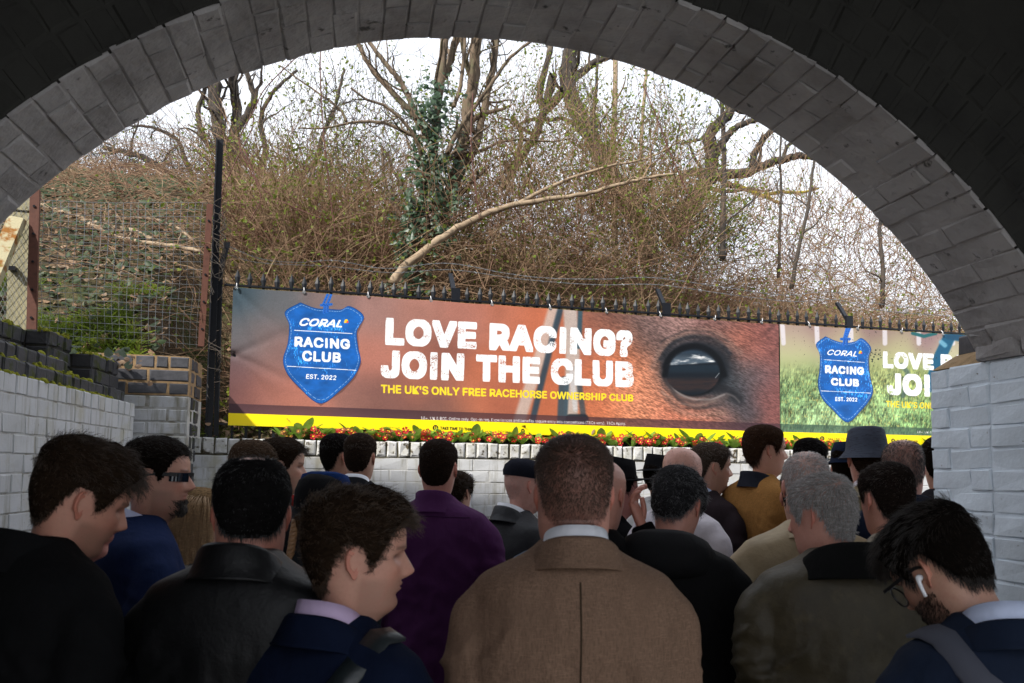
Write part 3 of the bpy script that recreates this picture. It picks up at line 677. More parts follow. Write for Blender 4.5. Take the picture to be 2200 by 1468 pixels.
        for p, q in knot:
            for t in np.linspace(0.05, 0.95, 5): s.disc(p[0] + (q[0] - p[0]) * t + 1, p[1] + (q[1] - p[1]) * t, 1.0, (20, 60, 140))
    def finish(s, folds, rough=0.42):
        im = bpy.data.images.new(s.name + '_print', s.nx, s.ny); px = np.ones((s.ny, s.nx, 4), np.float32); px[..., :3] = np.clip(s.img, 0, 1); im.pixels.foreach_set(px.ravel()); im.pack()
        m = bpy.data.materials.new(s.name + ' vinyl print'); m.use_nodes = True; n = m.node_tree.nodes; L = m.node_tree.links; p = n['Principled BSDF']
        t = n.new('ShaderNodeTexImage'); t.image = im; L.new(t.outputs[0], p.inputs['Base Color']); p.inputs['Roughness'].default_value = rough; p.inputs['Specular IOR Level'].default_value = 0.3
        s.root = thing('advertising_banner', s.label, 'banner', W((s.s0 + s.s1) / 2, FB - 0.03, s.z[1]))
        gx, gy = 280, 70; U, Vv = np.meshgrid(np.linspace(0, 1, gx), np.linspace(0, 1, gy))
        b = folds(U, Vv) - 0.004
        P = s.pos(U, Vv, b); sc = 0.012 * np.sin(U * math.pi * 9) ** 2 * stepn(Vv, 0.9, 1.0); P[..., 2] -= sc * 0.25
        i, j = np.meshgrid(np.arange(gx - 1), np.arange(gy - 1)); a = (j * gx + i).ravel(); Fc = np.c_[a, a + 1, a + gx + 1, a + gx]
        me = mesh('banner_sheet', P.reshape(-1, 3), Fc, m); uvl = me.uv_layers.new(name='UVMap'); li = np.empty(len(me.loops), np.int32); me.loops.foreach_get('vertex_index', li)
        uv = np.c_[U.ravel(), Vv.ravel()][li]; uvl.data.foreach_set('uv', uv.astype(np.float32).ravel())
        link('sheet', me, s.root)
    def tie(s, px, py, tilt=0):
        ss, z = fpt(px, py, FB - 0.04); z = zr(ss) - 0.022; mb = MB(); c = W(ss, FB - 0.042, z)
        q = np.linspace(0, 6.283, 13); mb.tube([c + WU * math.cos(a) * 0.009 + UP * math.sin(a) * 0.009 for a in q], 0.003, 5, False); mb.build('eyelet', M['galv'], s.root)
        mb = MB(); e = W(ss + tilt, FB - 0.02, zr(ss) + 0.012); mb.tube([c, (c + e) / 2 - WB * 0.008, e], 0.0028, 5); mb.build('cable_tie', M['plastic'], s.root)

B1 = Banner('horse_banner', 'long brown horse eye banner reading love racing join the club', (501, 617), (486, 914), (1672, 697), (1677, 951), 2600, 600)
B1.samples([(510, 640, (62, 84, 98)), (600, 650, (95, 98, 104)), (700, 650, (130, 108, 106)), (800, 680, (160, 116, 108)), (900, 690, (172, 114, 100)), (1000, 690, (178, 110, 94)), (1080, 690, (190, 108, 82)), (1150, 700, (200, 104, 70)), (505, 720, (96, 98, 104)), (500, 800, (116, 82, 84)), (560, 720, (108, 98, 100)), (590, 760, (150, 105, 98)), (560, 850, (165, 100, 86)), (495, 860, (112, 68, 66)), (650, 860, (182, 108, 90)), (780, 860, (150, 98, 88)), (800, 760, (188, 114, 96)), (830, 860, (128, 82, 74)), (900, 800, (176, 100, 78)), (950, 760, (140, 82, 68)), (960, 870, (128, 84, 76)), (1010, 850, (200, 108, 74)), (1050, 800, (192, 102, 70)), (1090, 860, (170, 90, 66)), (1150, 760, (206, 106, 66)), (1160, 860, (196, 100, 64)), (1280, 850, (205, 108, 70)), (1270, 720, (178, 96, 68)), (1300, 690, (120, 82, 74)), (1330, 760, (206, 112, 72)), (1360, 850, (214, 128, 90)), (1385, 720, (92, 74, 72)), (1430, 680, (150, 112, 106)), (1400, 830, (200, 124, 92)), (1550, 690, (120, 84, 80)), (1650, 720, (132, 78, 70)), (1590, 745, (176, 96, 74)), (1645, 860, (140, 76, 68)), (1600, 890, (132, 82, 76)), (1450, 880, (190, 108, 82)), (1520, 895, (182, 102, 80)), (1570, 870, (96, 88, 92)), (1600, 830, (74, 84, 92))], 34)
X, Y = B1.PX, B1.PY
B1.stroke([(1193, 655), (1170, 735), (1108, 925)], 26, (196, 186, 180), 10, 0.75); B1.stroke([(1206, 655), (1186, 730), (1138, 925)], 13, (42, 66, 84), 7, 0.9)
B1.stroke([(1224, 660), (1230, 760), (1226, 930)], 30, (188, 178, 172), 8, 0.85); B1.stroke([(1247, 660), (1243, 745)], 10, (44, 80, 98), 5, 0.9); B1.stroke([(1240, 790), (1258, 930)], 12, (52, 72, 86), 6, .8)
B1.stroke([(1212, 820), (1206, 935)], 22, (50, 74, 90), 6, 0.9); B1.stroke([(1228, 800), (1236, 880)], 10, (200, 200, 205), 5, 0.7); B1.stroke([(1225, 900), (1255, 900)], 20, (30, 38, 50), 5, .9)
ex, ey = X - 1488, Y - 798
def ring_(rx, ry, ox=0, oy=0, a=.8, b=1.05): return 1 - stepn(np.hypot((ex - ox) / rx, (ey - oy) / ry), a, b)
nz1 = fbm(X * .10, Y * .16, 3, 4)
B1.blend(0.55 * ring_(150, 104, 30, 6, .42, 1.0) * (0.55 + 0.8 * nz1).clip(0, 1), (62, 64, 70))
B1.blend(0.72 * ring_(104, 76, 10, -10, .62, 1.0), (40, 46, 54))
B1.stroke(smooth_line([(1548, 822), (1585, 850), (1608, 890)], 12), 50, (56, 62, 70), 44, 0.75)
B1.stroke(smooth_line([(1402, 790), (1428, 742), (1478, 712), (1538, 716), (1590, 758)], 24), 12, (128, 98, 88), 12, 0.55)
B1.stroke(smooth_line([(1420, 772), (1448, 736), (1490, 722), (1536, 730), (1568, 760)], 24), 9, (30, 36, 44), 8, 0.7)
B1.stroke(smooth_line([(1424, 842), (1458, 882), (1505, 892), (1556, 886)], 20), 12, (150, 112, 98), 14, 0.45)
# coat hair: streaks around the eye
ang = np.arctan2(Y - 800, X - 1490); rad_ = np.hypot((X - 1490), (Y - 800) * 1.1)
fur = fbm((X * 0.75 + Y * 0.30) * 0.20, (Y * 0.8 - X * 0.35) * 0.75, 21, 4) - 0.5; fm = stepn(X, 1180, 1400)
B1.img *= (1 + fm * 1.1 * fur + 0.22 * (fbm(X * 0.9, Y * 0.9, 33, 3) - 0.5) + 0.10 * (fbm(X * 0.02, Y * 0.03, 36, 3) - 0.5))[..., None]
pz = fm * stepn(X, 1560, 1660) * 0.30; B1.blend(pz, (120, 72, 78))
# the eye
B1.blend(0.85 * ring_(84, 67, 6, -5, .74, 1.0), (24, 30, 38))
B1.blend(0.95 * ring_(70, 58, 1, -1, .88, 1.0), (14, 18, 24))
B1.stroke(smooth_line([(1540, 832), (1565, 842), (1586, 858)], 10), 22, (30, 32, 38), 16, 0.75)
B1.stroke(smooth_line([(1428, 800), (1446, 838), (1482, 862), (1525, 864), (1560, 852)], 20), 13, (96, 80, 78), 12, 0.6)
B1.stroke(smooth_line([(1432, 806), (1450, 838), (1484, 856), (1526, 858), (1556, 848)], 20), 4, (160, 150, 148), 5, 0.65)
B1.stroke(smooth_line([(1436, 826), (1462, 862), (1500, 876), (1548, 870)], 16), 7, (60, 54, 56), 7, 0.6)
ball = ring_(61, 52, 0, 0, .94, 1.0); B1.blend(ball, (22, 30, 40))
B1.blend(ball * stepn(Y, 806, 822) * (1 - stepn(Y, 832, 846)) * (0.15 + .6 * fbm(X * .05, Y * .35, 6, 3)), (84, 52, 44))
B1.blend(ball * stepn(Y, 782, 787) * (1 - stepn(Y, 796, 806)) * .7, (28, 44, 58))
skm = ball * (1 - stepn(Y + 0.05 * ex, 779, 784)) * ring_(58, 49, 0, 0, .84, 1.0)
B1.blend(skm * .6 * stepn(Y, 750, 776), (110, 132, 152)); B1.blend(skm * stepn(fbm(X * .055, Y * .16, 12, 4) + (Y - 765) * .012, 0.52, 0.86), (220, 220, 222)); B1.blend(skm * (1 - stepn(Y, 752, 768)) * .8, (48, 70, 92))
B1.stroke(smooth_line([(1428, 806), (1440, 768), (1468, 748), (1505, 745), (1540, 768), (1556, 806)], 24), 12, (12, 16, 22), 7, 0.9); B1.stroke([(1537, 812), (1545, 802)], 1.4, (170, 174, 180), 1.5, .7)
B1.stroke(smooth_line([(1560, 846), (1576, 852), (1588, 864)], 8), 4, (140, 130, 130), 5, 0.4)
for k in range(3):
    q = 1.10 + .13 * k; tr = np.linspace(3.4 + .25 * k, 5.9 - .2 * k, 22); lt = k % 2
    B1.stroke([(1492 + 74 * q * math.cos(v) + 1.5 * math.sin(9 * v + k), 795 + 62 * q * math.sin(v) + 1.2 * math.sin(13 * v + k)) for v in tr], 4, (138, 112, 100) if lt else (28, 32, 38), 5, .34 if lt else .4)
    tr = np.linspace(.8 + .2 * k, 2.7 - .2 * k, 18); B1.stroke([(1492 + 70 * q * math.cos(v) + 1.5 * math.sin(9 * v + k), 795 + 62 * q * math.sin(v) + 1.2 * math.sin(13 * v + k)) for v in tr], 4, (160, 140, 130) if lt else (40, 40, 44), 5, .3)
for k in range(12):
    a_ = RS.uniform(3.5, 6.0); x0, y0 = 1492 + 70 * math.cos(a_), 792 + 58 * math.sin(a_); B1.stroke([(x0, y0), (x0 + 16 * math.cos(a_ + .6), y0 + 12 * math.sin(a_ + .6))], 1.0, (20, 22, 26), 1.2, .6)
yb, db = 0.089, 0.157
gy_ = B1.img.mean(-1, keepdims=True); B1.img = np.clip(B1.img * .84 + gy_ * .16, 0, 1)
B1.img[:] = np.where(((B1.Vv < db))[..., None], B1.img * 0.34 + np.array([62, 42, 52]) / 255 * 0.62, B1.img)
B1.img[B1.Vv < yb] = np.array([250, 222, 16]) / 255
WH = (244, 246, 250)
sh1 = [(645, 650), (612, 670), (621, 698), (618, 738), (608, 772), (615, 800), (638, 828), (687, 868), (734, 837), (762, 808), (775, 777), (770, 749), (767, 712), (782, 680), (752, 658), (733, 665), (705, 664), (677, 662)]
B1.shield(sh1, None, [((712, 630), (702, 658)), ((704, 632), (694, 656)), ((690, 656), (712, 654)), ((698, 656), (696, 672)), ((704, 658), (703, 670))])
def shield_text(B, c0, c1, l1, rc, cl, l2, es, sc):
    B.text('CORAL', *c0, WH, bold=0.05, shear=0.22); x, y = c1; B.disc(x, y, 4 * sc, (240, 205, 40)); B.disc(x + 2.5 * sc, y + 2 * sc, 2.4 * sc, (230, 80, 60)); B.disc(x - 3 * sc, y + 2.5 * sc, 2.2 * sc, (240, 205, 40))
    B.line(*l1, 1.3 * sc, WH); B.text('RACING', *rc, WH, bold=0.072, space=1.08); B.text('CLUB', *cl, WH, bold=0.072, space=1.08); B.line(*l2, 1.3 * sc, WH); B.text('EST. 2022', *es, WH, bold=0.05, space=1.05)
shield_text(B1, ((646, 683), (642, 700), (738, 688), (735, 704)), (744, 690), ((632, 710), (757, 717)), ((633, 723), (632, 745), (752, 729), (752, 751)), ((649, 753), (649, 776), (733, 758), (732, 780)), ((617, 787), (765, 796)), ((658, 804), (657, 814), (723, 807), (722, 817)), 1.0)
B1.text('LOVE RACING?', (829, 683), (827, 741), (1359, 711), (1358, 768), WH, 0.42, seed=3, bold=0.086, space=1.09)
B1.text('JOIN THE CLUB', (819, 752), (817, 812), (1361, 778), (1361, 833), WH, 0.42, seed=5, bold=0.086, space=1.09)
B1.text("THE UK'S ONLY FREE RACEHORSE OWNERSHIP CLUB", (818, 826.5), (818, 844.5), (1360, 848), (1360, 863), (246, 216, 50), bold=0.045)
B1.text('18+. UK & ROI. Online only. Opt-in req. Experiences and benefits require entry into competitions (T&Cs vary). T&Cs Apply.', (904, 892.5), (904, 901.5), (1344, 905), (1344, 913.5), (225, 222, 226))
def strip(B, x, y, sc, x1, y1):
    B.disc(x, y, 6.2 * sc, (40, 38, 20)); B.line((x - 1.6 * sc, y - 3 * sc), (x - 1.6 * sc, y + 3 * sc), 1.5 * sc, (250, 222, 16)); B.line((x + 1.6 * sc, y - 3 * sc), (x + 1.6 * sc, y + 3 * sc), 1.5 * sc, (250, 222, 16))
    B.text('TAKE TIME TO THINK', (x + 10 * sc, y - 2.6 * sc), (x + 10 * sc, y + 3.6 * sc), (x1, y1 - 3.1 * sc), (x1, y1 + 3.1 * sc), (48, 44, 22), bold=0.04)
strip(B1, 935, 919.6, 1.0, 1018, 923.5)
B1.text('BeGambleAware.org', (1068, 923), (1068, 929), (1112, 925), (1112, 931), (120, 108, 30)); B1.disc(1121, 926, 4.2, (40, 38, 20)); B1.line((1118.5, 926), (1123.5, 926), 1.4, (250, 222, 16))
B1.text('gamblestop.co.uk', (820, 915), (820, 919), (858, 917), (858, 921), (120, 108, 30))
def folds1(u, v):
    b = 0.006 * np.sin(u * 23 + 3 * v) * (1 - v) + 0.004 * np.sin(u * 9 + 1)
    for (cu, cv, dx, dy, am, wd) in ((0.0, 1.0, 1, -0.9, 0.012, .05), (0.0, 1.0, 1, -2.2, 0.009, .04), (0.0, 0.52, 1, -0.45, 0.012, .05), (0.0, 0.52, 1, -1.1, 0.010, .05), (0.0, 0.5, 1, 0.5, 0.006, .05), (1.0, 1.0, -1, -0.8, 0.006, .04)):
        x = (u - cu) * 4.4; y = (v - cv); d = (x * dy - y * dx) / math.hypot(dx, dy); t = (x * dx + y * dy) / math.hypot(dx, dy)
        b = b + am * np.exp(-(d / (wd * (0.4 + np.abs(t)))) ** 2) * np.exp(-np.maximum(t, 0) / 0.55) * (t > 0)
    for k in range(10):
        cu = (k + 0.06) / 9.3; b = b - 0.006 * np.exp(-((u - cu) / 0.014) ** 2 - ((1 - v) / 0.10) ** 2)
    return b + 0.006 * (fbm(u * 9, v * 4 + u * 3, 4, 3) - 0.5) - 0.014 * stepn(1 - v, 0.86, 1.0)
B1.finish(folds1)
for i, (px, py) in enumerate(((508, 625), (653, 630), (791, 638), (926, 648), (1057, 657), (1182, 665), (1303, 672), (1419, 678), (1535, 690), (1636, 697))): B1.tie(px, py, 0.02 * (i in (8, 9)))

B2 = Banner('grass_banner', 'second banner with green grass behind a blue shield, partly hidden by the abutment', (1674, 697), (1679, 951), (2330, 734), (2330, 966), 1500, 560)
B2.samples([(1700, 720, (150, 122, 122)), (1780, 712, (140, 108, 112)), (1900, 715, (128, 96, 104)), (2000, 720, (140, 108, 116)), (2100, 730, (130, 100, 110)), (1700, 750, (205, 205, 160)), (1800, 745, (200, 198, 150)), (1920, 745, (196, 196, 146)), (2050, 755, (190, 190, 150)), (1700, 790, (176, 186, 128)), (1740, 830, (110, 134, 88)), (1690, 830, (90, 118, 80)), (1900, 800, (160, 172, 110)), (1960, 820, (140, 156, 96)), (1700, 870, (120, 150, 104)), (1740, 890, (140, 168, 124)), (1890, 880, (128, 158, 106)), (1960, 890, (120, 154, 100)), (2060, 860, (124, 150, 98)), (2200, 800, (160, 170, 110)), (2200, 880, (120, 150, 98)), (2300, 730, (130, 100, 110))], 30)
X, Y = B2.PX, B2.PY
for i in range(9): B2.stroke([(1680 + 73 * i, 690), (1682 + 73 * i, 738)], 10, (214, 208, 214), 3, 0.9)
gz = stepn(Y, 770, 830); g1 = fbm(X * 0.55 + Y * 0.12, Y * 0.16, 41, 4) - 0.5; g2 = fbm(X * 0.07, Y * 0.07, 44, 3) - 0.5
B2.img *= (1 + gz * (1.5 * g1 + 0.9 * g2))[..., None]; B2.blend(gz * 0.5 * stepn(fbm(X * .5, Y * .2, 51, 3), 0.60, 0.75), (226, 206, 120)); B2.blend(gz * 0.5 * stepn(fbm(X * .13, Y * .3, 55, 3), 0.58, 0.8), (70, 100, 80))
B2.stroke([(1960, 716), (1985, 723), (2010, 716)], 7, (30, 96, 100), 3); B2.stroke([(2040, 722), (2030, 745), (2018, 770), (1998, 830)], 26, (20, 84, 116), 5); B2.stroke([(2022, 735), (2030, 742)], 10, (120, 175, 200), 5, .8); B2.stroke([(2040, 722), (2120, 735)], 16, (18, 70, 100), 6)
B2.stroke([(1938, 785), (1950, 800), (1940, 850)], 10, (60, 84, 84), 6, .7)
sp = fbm(X * 0.34, Y * 0.42, 61, 2); B2.blend(stepn(sp, 0.845, 0.86) * (X > 1680) * (Y < 850) * 0.9, (44, 44, 40))
for k in range(26): B2.disc(1880 + RS.gauss(0, 9), 766 + RS.gauss(0, 11), RS.uniform(0.7, 2.2), (42, 52, 44))
B2.img[:] = np.where((B2.Vv < 0.157)[..., None], B2.img * 0.35 + np.array([58, 84, 74]) / 255 * 0.6, B2.img); B2.img[B2.Vv < 0.089] = np.array([250, 222, 16]) / 255
sh2 = [(1772, 723), (1752, 740), (1760, 762), (1760, 795), (1757, 826), (1766, 856), (1788, 880), (1819, 908), (1849, 882), (1867, 860), (1875, 839), (1869, 808), (1866, 769), (1871, 747), (1851, 727), (1836, 734), (1815, 737), (1792, 732)]
B2.shield(sh2, None, [((1824, 706), (1815, 730)), ((1818, 706), (1812, 728)), ((1806, 729), (1824, 729)), ((1813, 730), (1811, 742)), ((1818, 730), (1818, 740))])
shield_text(B2, ((1778, 751), (1775, 763), (1843, 755), (1841, 767)), (1848, 757), ((1769, 773), (1858, 779)), ((1772, 785), (1772, 802), (1856, 789), (1856, 806)), ((1785, 812), (1785, 828), (1845, 815), (1845, 831)), ((1764, 840), (1870, 845)), ((1794, 853), (1794, 862), (1841, 855), (1841, 863)), 0.8)
B2.text('LOVE RACING?', (1897, 755), (1897, 791), (2196, 770), (2196, 804), WH, 0.42, seed=13, bold=0.086, space=1.09)
B2.text('JOIN THE CLUB', (1905, 801), (1905, 849), (2318, 820), (2318, 866), WH, 0.42, seed=15, bold=0.086, space=1.09)
B2.text("THE UK'S ONLY FREE RACEHORSE OWNERSHIP CLUB", (1902, 861), (1902, 875), (2268, 877), (2268, 890), (246, 216, 50), bold=0.045)
B2.text('18+. UK & ROI. Online only. Opt-in req. Experiences and benefits require entry into competitions', (1970, 924), (1970, 930.5), (2260, 934), (2260, 940), (228, 228, 228))
strip(B2, 1764.6, 942.2, 0.78, 1830, 944.8); strip(B2, 1915, 947, 0.7, 1970, 948)
B2.text('gamblestop.co.uk', (1682, 939), (1682, 942), (1716, 940), (1716, 943), (120, 108, 30))
def folds2(u, v): return 0.007 * np.sin(u * 17 + 2 * v) * (1 - v) + 0.005 * np.sin(u * 8 + 3 - 6 * v) + 0.007 * (fbm(u * 7, v * 3 + u * 4, 14, 3) - 0.5) - 0.014 * stepn(1 - v, 0.86, 1.0)
B2.finish(folds2)
for i, (px, py) in enumerate(((1739, 700), (1842, 706), (1936, 714), (2026, 722))): B2.tie(px, py, 0.03 * (i in (1, 2)))

# ================================================================== PRIMROSES on the wall top
def leaf_mesh(l, w, curl, m, n=6):
    V = []; Fc = []
    for i in range(n + 1):
        t = i / n; ww = w * (math.sin(math.pi * min(1, t * 0.93 + 0.05)) ** 0.8) * (0.45 + 0.55 * t) ; y = l * (t - 0.25 * curl * t * t); z = l * (0.95 * t - curl * t * t * 0.55)
        V += [(-ww, y, z + ww * 0.35), (0, y, z), (ww, y, z + ww * 0.35)]
    for i in range(n): a = 3 * i; Fc += [(a, a + 1, a + 4, a + 3), (a + 1, a + 2, a + 5, a + 4)]
    return np.array(V), Fc
def rosette(seed, n):
    r = random.Random(seed); mb = MB()
    for k in range(n):
        V, Fc = leaf_mesh(r.uniform(0.06, 0.11), r.uniform(0.020, 0.031), r.uniform(0.0, 0.9), None); a = r.uniform(0, 6.283); c, s = math.cos(a), math.sin(a)
        mb.add(np.c_[V[:, 0] * c - V[:, 1] * s, V[:, 0] * s + V[:, 1] * c, V[:, 2]], Fc)
    return mesh('rosette', np.concatenate(mb.V), mb.F, M['primleaf'])
def flower_mesh(r0, mt):
    V = []; Fc = []; np_ = 5
    for k in range(np_):
        a = 6.283 * k / np_; b = len(V)
        for (rr, da, z) in ((0.15, 0, 0), (0.7, -0.5, 0.12), (1.0, -0.30, 0.16), (0.92, 0, 0.12), (1.0, 0.30, 0.16), (0.7, 0.5, 0.12)): V.append((r0 * rr * math.cos(a + da), r0 * rr * math.sin(a + da), r0 * z * 1.6))
        Fc += [(b, b + 1, b + 2, b + 3), (b, b + 3, b + 4, b + 5)]
    f0 = len(V); 
    for k in range(8): V.append((r0 * 0.27 * math.cos(k * .785), r0 * 0.27 * math.sin(k * .785), r0 * 0.26))
    Fc.append(tuple(range(f0, f0 + 8)))
    me = mesh('flower_head', np.array(V), Fc, [mt, M['petaleye']], False); me.polygons[len(Fc) - 1].material_index = 1; return me
ros = [rosette(i, 9 + i % 5) for i in range(6)]; flw = [flower_mesh(r, M['petal']) for r in (0.0165, 0.0185, 0.0145)]; wil = flower_mesh(0.013, M['wilted']); vio = flower_mesh(0.016, M['violet'])
s = fpt(614, 925, 0.2)[0]; end = fpt(2010, 960, 0.2)[0]; k = 0
while s < end + 0.3:
    px = 1000 + (s * 1950 * 0.96) / 6.1; kind = RS.choices(('red', 'leafy', 'wilted'), (0.62, 0.2, 0.18))[0]
    if s > end - 0.08 and s < end + 0.1: kind = 'violet'
    lab = {'red': 'red primrose with yellow eyes blooming in the row on the wall top', 'leafy': 'leafy primrose without open blooms in the row on the wall top', 'wilted': 'primrose with shrivelled brown blooms in the row on the wall top', 'violet': 'violet primrose on the wall top beside the abutment'}[kind]
    base = W(s, 0.20 + RS.uniform(-.03, .03), WTOP - 0.006); t = thing('primrose', lab, 'flower', base, 'primroses along the top of the white wall')
    Mx = Matrix.Translation(Vector(base)) @ Matrix.Rotation(RS.uniform(0, 6.28), 4, 'Z') @ Matrix.Scale(RS.uniform(1.05, 1.55), 4); link('leaf_rosette', RS.choice(ros), t, None, Mx)
    if kind != 'leafy':
        for q in range(RS.randint(4, 8)):
            me = RS.choice(flw) if kind == 'red' else (wil if kind == 'wilted' else vio)
            if kind == 'red' and RS.random() < 0.15: me = wil
            c = base + WU * RS.uniform(-.045, .045) - WB * RS.uniform(0.045, .115) + UP * RS.uniform(0.025, 0.085); n_ = -WB * RS.uniform(.5, 1.2) + UP * RS.uniform(.2, 1) + WU * RS.uniform(-.6, .6)
            link('flower', me, t, None, Matrix.Translation(Vector(c)) @ Vector(n_).to_track_quat('Z', 'Y').to_matrix().to_4x4() @ Matrix.Scale(RS.uniform(1.05, 1.5), 4))
    s += RS.uniform(0.06, 0.115)
# ================================================================== TREES AND UNDERGROWTH
def rnd_unit(n): v = rng.normal(size=(n, 3)); return v / np.linalg.norm(v, axis=1)[:, None]
SHAPES = {'oval': ([(0, 0), (-.30, .35), (-.26, .7), (0, 1), (.26, .7), (.30, .35)], [(0, 1, 2, 3), (0, 3, 4, 5)]),
          'ivy': ([(0, 0), (-.30, -.10), (-.50, .25), (-.26, .42), (0, 1), (.26, .42), (.50, .25), (.30, -.10)], [(0, 1, 2, 3, 4), (0, 4, 5, 6, 7)])}
def leaves(name, C, size, mt, parent=None, shape='oval', facing=None, spread=1.0):
    pts, fc = SHAPES[shape]; n = len(C); k = len(pts); P2 = np.array(pts); size = np.broadcast_to(size, (n,))
    nrm = rnd_unit(n) * spread + (0 if facing is None else facing); nrm /= np.linalg.norm(nrm, axis=1)[:, None]
    a = np.cross(nrm, rnd_unit(n)); a /= np.linalg.norm(a, axis=1)[:, None] + 1e-9; b = np.cross(nrm, a)
    V = C[:, None] + size[:, None, None] * (P2[None, :, :1] * a[:, None] + P2[None, :, 1:] * b[:, None] - (0.45 * np.abs(P2[None, :, :1])) * nrm[:, None])
    Fc = []
    base = (np.arange(n) * k)[:, None]
    F = np.concatenate([base + np.array([f]) for f in fc]) if len(set(map(len, fc))) == 1 else None
    return link(name, mesh(name, V.reshape(-1, 3), F, mt, False), parent)
def wander(p, d, L, n, jit, up=0.0, grav=0.0):
    P = [np.array(p)]; d = np.array(d) / np.linalg.norm(d)
    for i in range(n - 1):
        d = d + np.array([RS.gauss(0, jit), RS.gauss(0, jit), RS.gauss(0, jit) + up - grav * i / n]); d /= np.linalg.norm(d); P.append(P[-1] + d * L / (n - 1))
    return np.array(P)
class Tree:
    def __init__(s, name, label, limbs, bark, dens=3.0, ratio=0.45, lv=3, jit=0.22, up=0.05, twig_r=0.0022, cat='tree', sub=True, mindist=None):
        s.mb = {}; s.tw = []; s.tr = []; s.bark = bark; s.tips = []
        base = limbs[0]['P'][0]; s.root = thing(name, label, cat, base); s.jit, s.up = jit, up
        for i, l in enumerate(limbs):
            P = l['P']; m = len(P); L = np.linalg.norm(np.diff(P, axis=0), axis=1).sum(); r = np.linspace(l['r'][0], l['r'][1], m) * (1 + 0.06 * np.sin(np.arange(m) * 1.7 + i))
            mb = MB(); mb.tube(P, r, 10 if l['r'][0] > .03 else 7); mb.build('trunk' if i == 0 else 'limb', l.get('bark', bark), s.root, True)
            if sub: s.spawn(P, r, L, dens * l.get('d', 1.0), ratio, lv, l.get('from', 0.15))
        if s.tw: tag(curves('twigs', s.tw, s.tr, M['twig'] if bark is not M['palebark'] else M['cane'], s.root), kind='stuff')
        if s.mb: tag(s.mb['x'].build('branches', bark, s.root, True), kind='stuff')
    def spawn(s, P, r, L, dens, ratio, lv, f0=0.15):
        n = int(L * dens + RS.random())
        for k in range(n):
            x = f0 + (1 - f0) * RS.random(); i = min(int(x * (len(P) - 1)), len(P) - 2); p = P[i]; tg = P[i + 1] - P[i]; tg = tg / (np.linalg.norm(tg) + 1e-9)
            v = np.cross(tg, np.array([RS.gauss(0, 1), RS.gauss(0, 1), RS.gauss(0, 1)])); v /= np.linalg.norm(v) + 1e-9
            d = tg * RS.uniform(0.3, 1.0) + v * RS.uniform(0.5, 1.1) + np.array([0, 0, 0.25])
            Lb = min(max(L * ratio * RS.uniform(0.35, 1.1), 0.18), 2.6); rb = max(min(r[i] * RS.uniform(0.3, 0.6), 0.03), 0.0024); m = 9
            Q = wander(p, d, Lb, m, s.jit, s.up); rr = np.linspace(rb, max(rb * 0.35, 0.0016), m); s.tips.append(Q[-1]); s.tips.append(Q[m // 2])
            if rb > 0.0075:
                s.mb.setdefault('x', MB()).tube(Q, rr, 6, False)
            else: s.tw.append(Q); s.tr.append(rr)
            if lv > 1: s.spawn(Q, rr, Lb, dens * 1.25 if lv > 2 else dens * 1.5, ratio, lv - 1)
def L_(pts, Z, r0, r1, n=None, **k):
    pts = np.array(pts, float); Zs = np.linspace(Z[0], Z[1], len(pts)) if isinstance(Z, tuple) else np.full(len(pts), Z)
    P = np.array([at(p[0], p[1], z) for p, z in zip(pts, Zs)]); m = n or max(8, 5 * len(pts)); P = smooth_line(P, m)
    P = P + rng.normal(size=P.shape) * r0 * 0.10
    return dict(P=P, r=(r0, r1), **k)
Z = 7.6
main = Tree('ivy_clad_tree', 'many stemmed rough barked tree with ivy climbing its middle', [
    L_([(868, 640), (873, 560), (893, 480), (918, 400), (930, 330), (940, 230), (955, 90), (960, -60)], Z, 0.063, 0.033, d=.8),
    L_([(893, 640), (905, 560), (945, 470), (975, 400), (992, 320), (1012, 200), (1022, 90), (1030, -80)], Z + .15, 0.074, 0.044, d=.8),
    L_([(985, 380), (1022, 310), (1045, 210), (1062, 130), (1075, 20)], Z + .2, 0.041, 0.026),
    L_([(930, 330), (905, 270), (845, 200), (800, 150), (770, 95), (740, 20)], Z, 0.031, 0.016),
    L_([(935, 290), (900, 255), (862, 180), (835, 145), (800, 100), (760, 30)], Z - .1, 0.030, 0.015),
    L_([(930, 300), (880, 288), (830, 266), (770, 262), (700, 275), (640, 276)], Z - .1, 0.019, 0.006),
    L_([(745, 262), (730, 235), (690, 205), (640, 170), (600, 140)], Z - .1, 0.013, 0.005),
    L_([(960, 330), (985, 280), (1030, 215), (1070, 160), (1100, 120), (1180, 60)], Z - .25, 0.022, 0.011),
    L_([(975, 90), (962, 150), (945, 180)], Z + .1, 0.022, 0.022), L_([(975, 230), (988, 190), (996, 130), (1000, 60)], Z - .2, 0.018, 0.015),
    L_([(958, 160), (970, 120), (985, 60), (990, -20)], Z + .25, 0.037, 0.030)], M['bark'], dens=3.6, ratio=0.40, lv=3)
